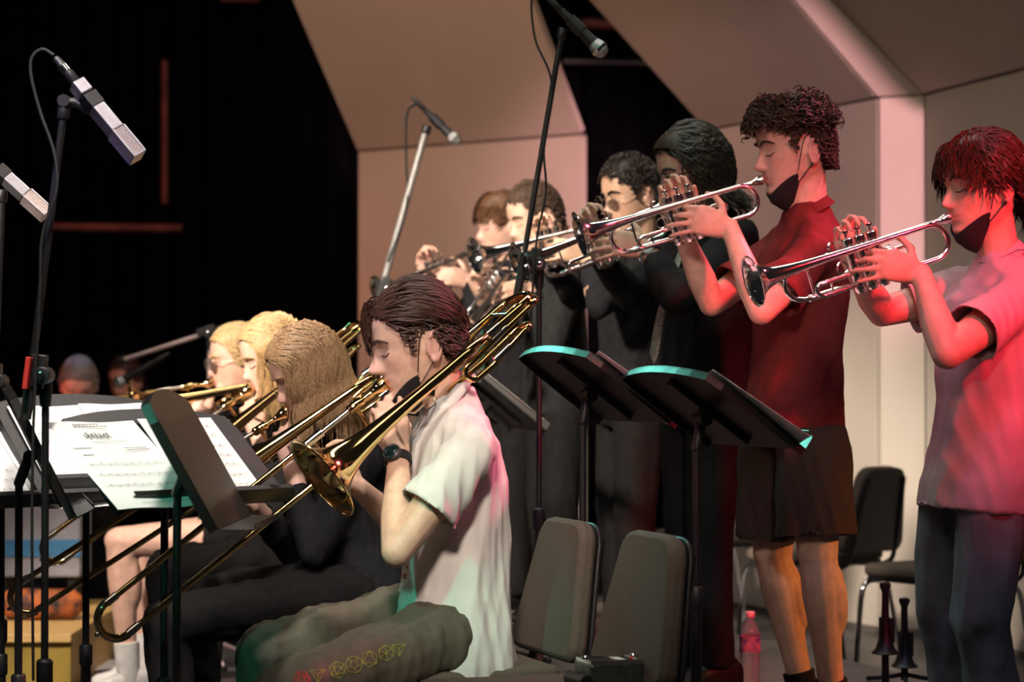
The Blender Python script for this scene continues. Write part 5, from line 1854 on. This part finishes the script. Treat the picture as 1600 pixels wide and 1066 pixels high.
for i, q in enumerate(tp):
    w = .016 + .016 * i / len(tp)
    secs.append((q, ROW * w, FACE * .004))
obj('necktie', loft(secs + [(tp[-1] - np.array([0, 0, .03]), ROW * .004, FACE * .002)], 12, 3), M_TIE, p4['t'])
W, E = p4['WR']['L'], p4['EL']['L']
wax = nrm(E - W)
wt = obj('watch', [tube(arc(W + wax * .022, .0315, 0, 2 * math.pi, *frame_of(wax)[1:], 24), .007, 8, closed=True)], M_SILVER, p4['t'])
wn = nrm(np.array([-.25, -.9, .35]) - wax * np.dot((-.25, -.9, .35), wax))
obj('watch_face', lathe([(.026, .017), (.036, .0175), (.039, .015)], W + wax * .022, wn, 20), mat('pale_watch_dial', (0.55, 0.62, 0.60), .2, .4), wt)
obj('belt_buckle', box(hip + FACE * .122 + np.array([0, 0, .07]), (.012, .045, .035), np.array([FACE, ROW, (0, 0, 1)]).T), M_CHROME, p4['t'], False, .003)
for k in 'LR':
    an = p4['legs'][k][2]
    shoe(p4['t'], np.array([an[0], an[1], RZ + .085]), FACE, BLACK_SHOE, BLACK_SHOE, 1.05)

# ---- short black curls and round glasses
d = 7.70
mouth = P(953, 346, d)
tr3, M3 = new_trumpet('silver trumpet with its bell end-on before the brown-haired players', mouth, (742, 400))
aL, aR = trumpet_arms(M3, P(935, 478, 7.48), P(900, 468, 7.85))
hip = np.array([*P(985, 632, 7.8)[:2], RZ + .86])
p3 = person(dict(label='person with short black curls and round glasses playing a trumpet', group='trumpet players standing on the riser', mouth=mouth + FACE * -.004, head_fwd=rotz(FACE, 8), pitch=12, scale=1.06, skin=SK_C,
                 hip=hip, neck=P(1003, 392, 7.78), floor=RZ, armL=aL, armR=aR, top='long', bottom='long', hair_mat=H_BLACK, voxel=.0068, cvox=.010, build=1.02,
                 top_mat=BLACK_CLOTH, top_name='jacket', bottom_mat=DARK_TROUSER, seed=23, amp_bot=.0028, legs=stand_legs(hip, latT, FACE, RZ)))
V, F = hair(p3['HM'], p3['g'], 1500, lambda q: .024 if q[2] > .05 else .013, lambda cur, p: unitrows(p + np.array([0, 0, .02])), lambda q: 1.0, r=.0026, curl=.004, cfreq=2, seed=23, seg=9, jitter=.6, cap=.008)
obj('hair', (V, F), H_BLACK, p3['t'], fix=False)
glasses(p3['t'], p3['HM'], mat('thin_wire_frame', (0.35, 0.30, 0.25), .25, .9), True, .023, .021, .0014)
for k in 'LR':
    an = p3['legs'][k][2]
    shoe(p3['t'], np.array([an[0], an[1], RZ + .085]), FACE, BLACK_SHOE, BLACK_SHOE)

# ---- short brown hair, charcoal suit
d = 8.40
mouth = P(806, 381, d)
tr2, M2 = new_trumpet('silver trumpet pointed steeply down behind the trombone slide', mouth, (728, 520))
aL, aR = trumpet_arms(M2)
hip = np.array([*P(870, 620, 8.5)[:2], RZ + .86])
p2 = person(dict(label='person with short brown hair and charcoal suit behind the tall boom stand', group='trumpet players standing on the riser', mouth=mouth + FACE * -.004, head_fwd=rotz(FACE, 6), pitch=16, scale=1.05, skin=SK_A,
                 hip=hip, neck=P(864, 412, 8.46), floor=RZ, armL=aL, armR=aR, top='long', bottom='long', hair_mat=H_BROWN, voxel=.0075, cvox=.011,
                 top_mat=CHAR_SUIT, top_name='jacket', bottom_mat=DARK_TROUSER, seed=33, amp_bot=.0028, legs=stand_legs(hip, latT, FACE, RZ)))
V, F = hair(p2['HM'], p2['g'], 900, lambda q: .038 if q[2] > .06 else .018, flow_back, lambda q: .6, r=.0028, curl=.0035, cfreq=1.5, seed=33, seg=8, jitter=.3, cap=.007)
obj('hair', (V, F), H_CURL, p2['t'], fix=False)

# ---- leftmost trumpet player, fringe
d = 9.00
mouth = P(752, 385, d)
tr1, M1 = new_trumpet('silver trumpet held farthest left in the trumpet row', mouth, (592, 455))
aL, aR = trumpet_arms(M1, P(742, 480, 8.8), None)
hip = np.array([*P(800, 620, 9.08)[:2], RZ + .86])
p1_ = person(dict(label='person with a brown fringe and black jacket, leftmost of the trumpet row', group='trumpet players standing on the riser', mouth=mouth + FACE * -.004, head_fwd=rotz(FACE, 0), pitch=10, scale=1.05, skin=SK_B,
                  hip=hip, neck=P(800, 420, 9.06), floor=RZ, armL=aL, armR=aR, top='long', bottom='long', hair_mat=H_BROWN, voxel=.0075, cvox=.011,
                  top_mat=BLACK_CLOTH, top_name='jacket', bottom_mat=DARK_TROUSER, seed=43, amp_bot=.0028, legs=stand_legs(hip, latT, FACE, RZ)))
V, F = hair(p1_['HM'], p1_['g'], 900, lambda q: .06 if q[2] > .05 else .03, lambda cur, p: unitrows(np.stack([np.where(p[:, 0] > .0, .9, -.3), p[:, 1] * 3, np.where(cur[:, 0] > .075, -1.0, -.35)], 1)),
            lambda q: .3, r=.0028, seed=43, seg=9, jitter=.12, cap=.009)
obj('hair', (V, F), mat('hair_mid_brown', (0.10, 0.045, 0.022), .45, color2=(0.17, 0.085, 0.045), nscale=60), p1_['t'], fix=False)
M_GRN = mat('dark_green_tie', (0.02, 0.10, 0.07), .5, noise=.2)
for q, lab in ((p1_, 0),):
    tk = q['C'] + q['f'] * .095 - np.array([0, 0, .03])
    obj('necktie', loft([(tk, ROW * .016, FACE * .006), (tk + q['f'] * .035 - np.array([0, 0, .12]), ROW * .022, FACE * .004), (tk + q['f'] * .035 - np.array([0, 0, .36]), ROW * .032, FACE * .004), (tk + q['f'] * .03 - np.array([0, 0, .40]), ROW * .004, FACE * .002)], 12, 3), M_GRN, q['t'])
for q in (p1_, p2):
    for k in 'LR':
        an = q['legs'][k][2]
        shoe(q['t'], np.array([an[0], an[1], RZ + .085]), FACE, BLACK_SHOE, mat('pale_sole', (.6, .58, .55), .7))


# ------------------------------------------------------------------ trombone row
def new_trombone(label, mouth, end_px, dd, Z=(0, 0, 1)):
    e = P(end_px[0], end_px[1], mouth[1] * math.cos(PITCH) + dd)
    X = nrm(e - mouth)
    L = np.linalg.norm(e - mouth)
    ext = max(.0, min(.35, L - .844))
    t = make_trombone(label, ext)
    M = set_frame(t, mouth, X, Z)
    return t, M, .18 + ext


def seat_legs(hip, knL, knR, lat, f, floor=0.0, w=.085):
    out = {}
    for s, k, kn in ((1, 'L', knL), (-1, 'R', knR)):
        hj = np.asarray(hip) + lat * s * w
        an = np.array([kn[0] - f[0] * .03, kn[1] - f[1] * .03, floor + .095])
        out[k] = (hj, np.asarray(kn), an)
    return out


# ---- front player, white T-shirt
d = 5.42
mouth = P(601, 598, d)
tb1, MB1, xb = new_trombone('gleaming brass trombone with its bell in front, played by the white shirt', mouth, (142, 962), -.32)
fT1 = nrm((-.96, -.28, 0))
aL, aR = trombone_arms(MB1, xb, P(620, 862, 5.20), P(640, 835, 5.62))
M_WHITE = mat('white_jersey', (0.72, 0.71, 0.68), noise=.04, nscale=12, **CLOTH)
M_SWEAT = mat('olive_grey_sweatpants', (0.105, 0.092, 0.070), noise=.08, nscale=60, **CLOTH)
hip = np.array([*P(712, 980, 5.50)[:2], .565])
T1 = person(dict(label='seated person in white T-shirt playing the foremost trombone', group='trombone players seated in a row', mouth=mouth + nrm(MB1[:3, 0]) * .003, body_fwd=fT1, head_fwd=rotz(fT1, -2), pitch=15, scale=1.09, skin=SK_A,
                 hip=hip, neck=P(706, 622, 5.46), floor=0.0, armL=aL, armR=aR, bottom='long', hair_mat=H_BROWN, nose=1.32, voxel=.0047, cvox=.007,
                 shL=P(738, 700, 5.27), shR=P(690, 700, 5.64),
                 top_mat=M_WHITE, bottom_mat=M_SWEAT, pants_r=1.12, sleeve=.60, cuff_r=.080, seed=51, amp_top=.0055, amp_bot=.006,
                 prof=[(-.29, .215, .165, .018), (-.20, .214, .165, .018), (-.06, .200, .150, .012), (.15, .172, .132, 0), (.35, .165, .125, -.005), (.60, .178, .126, 0), (.80, .178, .110, 0), (.92, .118, .082, -.004), (.98, .084, .074, -.002), (1.02, .072, .066, .0), (1.05, .064, .060, .002)],
                 legs=dict(L=(hip + np.cross((0, 0, 1), fT1) * .10 + np.array([0, 0, -.02]), P(442, 1092, 5.14), np.array([*P(452, 1092, 5.14)[:2], .095])),
                           R=(hip - np.cross((0, 0, 1), fT1) * .09 + np.array([0, 0, .0]), P(420, 1022, 5.50), np.array([*P(440, 1022, 5.50)[:2], .095])))))


def t1_flow(cur, p):
    nz = .22 * np.sin(p[:, 0] * 913 + p[:, 1] * 1371 + p[:, 2] * 701)
    w = np.clip((p[:, 0] - .015) / .05 + nz, 0, 1) * np.clip((.030 - p[:, 1]) / .03 + nz, 0, 1)      # only the far front falls forward
    over = np.clip((cur[:, 0] - .082) / .02, 0, 1)
    x = -1.0 * (1 - w) + w * (.60 - 1.0 * over)
    y = p[:, 1] * 2 * (1 - w) - .10 * w
    z = (1 - w) * (-.25 - 5 * np.clip(-cur[:, 0], 0, .2)) + w * (-.06 - 1.2 * over)
    return unitrows(np.stack([x, y, z], 1))


V, F = hair(T1['HM'], T1['g'], 3000, lambda q: (.088 if q[2] > .070 or q[0] > .05 else (.036 if q[2] > .045 else .012)), t1_flow, lambda q: .9 if q[2] > .07 or q[0] > .05 else .2, r=.0018, curl=.0015, cfreq=.8, seed=51, seg=11, jitter=.10, cap=.0065, vol=.06)
obj('hair', (V, F), H_BROWN, T1['t'], fix=False)
chin_mask(T1['t'], T1['HM'], M_MASK, .0)
W, E = T1['WR']['L'], T1['EL']['L']
wax = nrm(E - W)
wt = obj('watch', [loft([(W + wax * (.030 + s), *[q * r for q in frame_of(wax)[1:]]) for s, r in ((-.012, .0305), (-.010, .0325), (.010, .0335), (.012, .0315))], 24)], M_RUBBER, T1['t'])
wn = nrm(np.array([-.35, -.93, .05]) - wax * np.dot((-.35, -.93, .05), wax))
obj('watch_case', lathe([(.024, .021), (.030, .0225), (.038, .0225), (.041, .019)], W + wax * .030, wn, 24), M_PLASTIC, wt)
obj('watch_glass', lathe([(.0412, .0185), (.0425, .017)], W + wax * .030, wn, 24), mat('dark_watch_glass', (0.01, 0.03, 0.03), .05, coat=1.0), wt)
for k in 'LR':
    an = T1['legs'][k][2]
    shoe(T1['t'], np.array([an[0], an[1], .085]), fT1, BLACK_SHOE, SOLE)

# ---- second player: long golden-brown hair, black shirt
d = 6.30
mouth = P(450, 642, d)
tb2, MB2, xb = new_trombone('brass trombone of the long-haired player in black', mouth, (8, 926), -.25)
aL, aR = trombone_arms(MB2, xb)
hip = np.array([T2SEAT[0] - .03, T2SEAT[1], .565])
fT2 = nrm((-.93, -.36, 0))
latB = np.cross((0, 0, 1), fT2)
T2 = person(dict(label='seated person with long golden-brown hair over the face, black shirt', group='trombone players seated in a row', mouth=mouth + MB2[:3, 0] * -.004, body_fwd=fT2, pitch=27, scale=1.04, skin=SK_B,
                 hip=hip, neck=P(540, 688, 6.36), floor=0.0, armL=aL, armR=aR, top='long', cuff=.78, bottom='long', hair_mat=H_BLOND, voxel=.006, cvox=.009,
                 top_mat=BLACK_SHIRT, bottom_mat=DARK_TROUSER, seed=61, amp_top=.005, legs=seat_legs(hip, P(262, 972, 6.12), P(300, 942, 6.42), latB, fT2)))
V, F = hair(T2['HM'], T2['g'], 2300, lambda q: .24 if q[0] > -.02 else .20, hang(T2['HM'], -.7, .7, -.45), lambda q: .40, r=.0019, curl=.0028, cfreq=1.4, seed=61, seg=13, jitter=.07, cap=.0075, vol=.03)
obj('hair', (V, F), H_BLOND, T2['t'], fix=False)
for k in range(5):
    q = T2['C'] + T2['f'] * (.115 + .004 * k) + np.array([0, 0, -.10 - .07 * k])
    obj('shirt_button', lathe([(0, .0055), (.003, .0055)], q, T2['f'], 10), mat('pearl_button', (.6, .6, .6), .3), T2['top'])
for k in 'LR':
    an = T2['legs'][k][2]
    shoe(T2['t'], np.array([an[0], an[1], .085]), fT2, mat('grey_suede_shoe', (.30, .27, .25), .8, noise=.2), SOLE)

# ---- third player: blond hair, mostly hidden
d = 7.25
mouth = P(392, 606, d)
tb3, MB3, xb = new_trombone('brass trombone partly hidden behind the golden-brown hair', mouth, (86, 832), -.25)
aL, aR = trombone_arms(MB3, xb)
hip = np.array([T3SEAT[0] - .03, T3SEAT[1], .565])
T3 = person(dict(label='seated person with pale blond hair, just behind the golden-brown hair', group='trombone players seated in a row', mouth=mouth + MB3[:3, 0] * -.004, body_fwd=fT2, pitch=18, scale=1.04, skin=SK_B,
                 hip=hip, neck=P(468, 640, 7.3), floor=0.0, armL=aL, armR=aR, top='long', bottom='long', hair_mat=H_SAND, voxel=.0075, cvox=.011,
                 top_mat=BLACK_SHIRT, bottom_mat=DARK_TROUSER, seed=71, legs=seat_legs(hip, P(262, 892, 7.05), P(276, 884, 7.38), latB, fT2)))
V, F = hair(T3['HM'], T3['g'], 1600, lambda q: .22, hang(T3['HM'], -.7, .6, -.5), lambda q: .4, r=.0026, curl=.003, cfreq=1.4, seed=71, seg=12, jitter=.07, cap=.0075)
obj('hair', (V, F), H_SAND, T3['t'], fix=False)
for k in 'LR':
    an = T3['legs'][k][2]
    shoe(T3['t'], np.array([an[0], an[1], .085]), fT2, BLACK_SHOE, SOLE)

# ---- fourth player: tied-back blond hair, glasses, bare knees
d = 8.25
mouth = P(332, 598, d)
tb4, MB4, xb = new_trombone('bright brass trombone held level at the back of the row', mouth, (-10, 652), -.18)
aL, aR = trombone_arms(MB4, xb)
hip = np.array([T4SEAT[0] - .03, T4SEAT[1], .565])
T4 = person(dict(label='seated person with tied-back blond hair, glasses and bare knees', group='trombone players seated in a row', mouth=mouth + MB4[:3, 0] * -.004, body_fwd=fT2, pitch=6, scale=1.02, skin=SK_B,
                 hip=hip, neck=P(382, 636, 8.3), floor=0.0, armL=aL, armR=aR, top='tee', bottom='shorts', short_k=.45, hair_mat=H_SAND, voxel=.0075, cvox=.011,
                 top_mat=BLACK_SHIRT, bottom_mat=DARK_TROUSER, seed=81, legs=seat_legs(hip, P(188, 846, 8.05), P(216, 842, 8.36), latB, fT2)))
V, F = hair(T4['HM'], T4['g'], 1000, lambda q: .10, flow_back, lambda q: .5, r=.0036, seed=81, seg=9, jitter=.12, cap=.009)
tails = []
for k in range(120):
    s0 = np.array([-.10, rng.normal() * .014, .03 + rng.normal() * .014])
    tails.append(spline([s0 + np.array([.03, 0, .01]), s0, s0 + np.array([-.035, rng.normal() * .012, -.03]), s0 + np.array([-.025, rng.normal() * .016, -.14 - rng.uniform(0, .04)])], 4))
Vt, Ft = strands(np.array(tails), np.full(120, .004))
obj('hair', join([(V, F), (xf(T4['HM'], Vt), Ft)]), H_SAND, T4['t'], fix=False)
glasses(T4['t'], T4['HM'], mat('pale_wire_frame', (0.6, 0.55, 0.5), .25, .9), True, .024, .022, .0015)
M_WSOCK = mat('white_sock', (.7, .69, .67), noise=.1, **CLOTH)
for k in 'LR':
    hj, kn, an = T4['legs'][k]
    obj('sock', loft([(an + (kn - an) * s, *[q * r for q in frame_of(kn - an)[1:]]) for s, r in ((-.1, .040), (.0, .042), (.22, .046), (.225, .040))], 18), M_WSOCK, T4['t'])
    shoe(T4['t'], np.array([an[0], an[1], .085]), fT2, WHITE_SHOE, SOLE)


# ------------------------------------------------------------------ two listeners far behind the left stands
def far_head(label, head_px, d, pitch, hm, seed, fwd, top):
    hd = P(*head_px, d)
    hip = np.array([hd[0], hd[1] + .05, .52])
    lat = np.cross((0, 0, 1), fwd)
    kn = [hip + lat * s * .1 + fwd * .42 + np.array([0, 0, -.02]) for s in (1, -1)]
    q = person(dict(label=label, head=hd, head_fwd=fwd, body_fwd=fwd, pitch=pitch, scale=1.02, skin=SK_B, hip=hip, neck=hd + np.array([-.02 * fwd[0], -.02 * fwd[1] + .03, -.19]), floor=0.0,
                    top='long', hair_mat=hm, voxel=.010, cvox=.012, top_mat=top, bottom_mat=DARK_TROUSER, seed=seed, legs=seat_legs(hip, kn[0], kn[1], lat, fwd)))
    for k in 'LR':
        an = q['legs'][k][2]
        shoe(q['t'], np.array([an[0], an[1], .085]), fwd, BLACK_SHOE, SOLE)
    return q


b1 = far_head('person with lowered head and skullcap far behind the left stands', (123, 603), 10.6, 32, H_GREY, 91, nrm((.15, -1, 0)), BLACK_SHIRT)
V, F = hair(b1['HM'], b1['g'], 500, lambda q: .018, flow_back, lambda q: .4, r=.0035, seed=91, seg=5, cap=.004)
obj('hair', (V, F), H_GREY, b1['t'], fix=False)
kv, kf = [], []
for i in range(7):
    a = (i / 6) * .75
    for j in range(20):
        ph = 2 * math.pi * j / 20
        kv.append((-.018 + .110 * math.sin(a) * math.cos(ph), .094 * math.sin(a) * math.sin(ph), .012 + .131 * math.cos(a)))
kp = obj('skullcap', (xf(b1['HM'], np.array(kv)), grid_faces(7, 20)), mat('blue_grey_cap', (0.20, 0.22, 0.30), .8, noise=.2, nscale=60), b1['t'])
kp.modifiers.new('cloth', 'SOLIDIFY').thickness = .004
b2 = far_head('dim red-lit person far behind the trombone bell', (196, 596), 12.4, 12, H_BROWN, 97, nrm((-.5, -1, 0)), BLACK_SHIRT)
V, F = hair(b2['HM'], b2['g'], 500, lambda q: .05, flow_back, lambda q: .5, r=.004, seed=97, seg=6, cap=.007)
obj('hair', (V, F), H_BROWN, b2['t'], fix=False)

# ------------------------------------------------------------------ prints on the front player's clothes, laid onto the cloth
from mathutils.bvhtree import BVHTree


def bvh_of(o, org):
    me = o.data
    V = [Vector(v.co) + Vector(org) for v in me.vertices]
    return BVHTree.FromPolygons(V, [tuple(p.vertices) for p in me.polygons])


def lay(bvh, px, py):
    d = Vector(P(px, py, 1.0) - np.array([0, 0, CAM_Z])).normalized()
    h, n, i, q = bvh.ray_cast(Vector((0, 0, CAM_Z)), d)
    if h is None:
        return None
    if n.dot(d) > 0:
        n = -n
    return np.array(h) + np.array(n) * .0012


def ink_lines(bvh, segs, r):
    parts = []
    for (x0, y0), (x1, y1) in segs:
        pts = [lay(bvh, x0 + (x1 - x0) * t, y0 + (y1 - y0) * t) for t in (0, .25, .5, .75, 1)]
        if any(p is None for p in pts):
            continue
        if max(np.linalg.norm(a - b) for a, b in zip(pts, pts[1:])) > .03:
            continue
        parts.append(tube(pts, r, 5))
    return parts


def ring(cx, cy, r, n, a0):
    return [(cx + r * math.cos(a0 + 2 * math.pi * k / n), cy + r * math.sin(a0 + 2 * math.pi * k / n)) for k in range(n)]


def closed(p):
    return list(zip(p, p[1:] + p[:1]))


def die(kind, cx, cy, r, rot):
    a = math.radians(rot)
    if kind == 4:
        t = ring(cx, cy, r, 3, a)
        return closed(t) + [((cx, cy), q) for q in t]
    if kind == 6:
        t = ring(cx, cy, r, 6, a)
        return closed(t) + [((cx, cy), t[k]) for k in range(0, 6)]
    if kind == 8:
        t = ring(cx, cy, r, 6, a)
        return closed(t) + closed([t[0], t[2], t[4]])
    if kind == 12:
        t = ring(cx, cy, r, 10, a)
        i = ring(cx, cy, r * .5, 5, a)
        return closed(t) + closed(i) + [(i[k], t[2 * k]) for k in range(5)]
    t = ring(cx, cy, r, 6, a)
    i = ring(cx, cy, r * .52, 3, a + math.pi / 6 * 3)
    return closed(t) + closed(i) + [(i[k], t[(2 * k + j) % 6]) for k in range(3) for j in (0, 1, 2)]


trousers = [c for c in T1['t'].children if c.name.startswith('trousers')][0]
shirt = T1['top']
bt = bvh_of(trousers, ORIGIN[T1['t'].name])
bs = bvh_of(shirt, ORIGIN[T1['t'].name])
M_LIME = mat('lime_print', (0.30, 0.31, 0.06), .7, noise=.1)
M_REDP = mat('red_print', (0.60, 0.06, 0.04), .7, noise=.1)
for k, cx, cy, r, rot in ((4, 623, 1014, 12, 85), (6, 603, 1021, 12.5, 20), (8, 577, 1030, 12.5, -90), (12, 553, 1039, 13, 10), (20, 527, 1047, 13.5, 15), (4, 496, 1054, 13, 88)):
    q = ink_lines(bt, die(k, cx, cy, r, rot), .0010)
    if q:
        obj('dice_print', q, M_LIME, trousers, label='lime green outline of a playing die')
q = ink_lines(bt, die(20, 472, 1062, 13, 0), .0010)
if q:
    obj('dice_print', q, M_REDP, trousers, label='red outline of a playing die')
glyphs = [closed([(641, 846), (648, 848), (647, 853), (642, 856)]), closed([(637, 864), (645, 866), (643, 872), (636, 870)]), [((633, 882), (636, 888)), ((636, 888), (639, 881))],
          [((622, 903), (628, 896)), ((628, 896), (629, 901)), ((622, 903), (630, 905)), ((632, 897), (632, 905)), ((632, 897), (636, 898)), ((636, 898), (632, 901)), ((632, 901), (636, 905))]]
q = ink_lines(bs, [s for g_ in glyphs for s in g_], .0012)
if q:
    obj('red_lettering', q, M_REDP, shirt, label='small red lettering')
pp = [lay(bs, x, y) for x, y in ((616, 880), (619, 868), (630, 864), (633, 872), (628, 886), (620, 888))]
if all(p is not None for p in pp):
    obj('blue_emblem', (np.array(pp), [tuple(range(6))]), mat('blue_print', (0.05, 0.16, 0.42), .7, noise=.15), shirt, False, label='blue printed patch')

lb_ = [o for o in bpy.data.objects if o.get('label') == 'black boom stand at left holding the square microphone'][0]
obj('red_tape', box(P(43, 583, 5.0), (.011, .03, .072), np.array(Matrix.Rotation(.12, 3, 'Y'))), red_tape, lb_, False, .002)

d = 9.0
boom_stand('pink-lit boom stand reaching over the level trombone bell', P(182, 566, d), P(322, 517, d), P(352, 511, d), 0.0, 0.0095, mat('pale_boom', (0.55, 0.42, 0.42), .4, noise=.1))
tm, ax = mic_handheld('small dark microphone under the pink-lit boom', P(186, 598, d), P(240, 566, d))
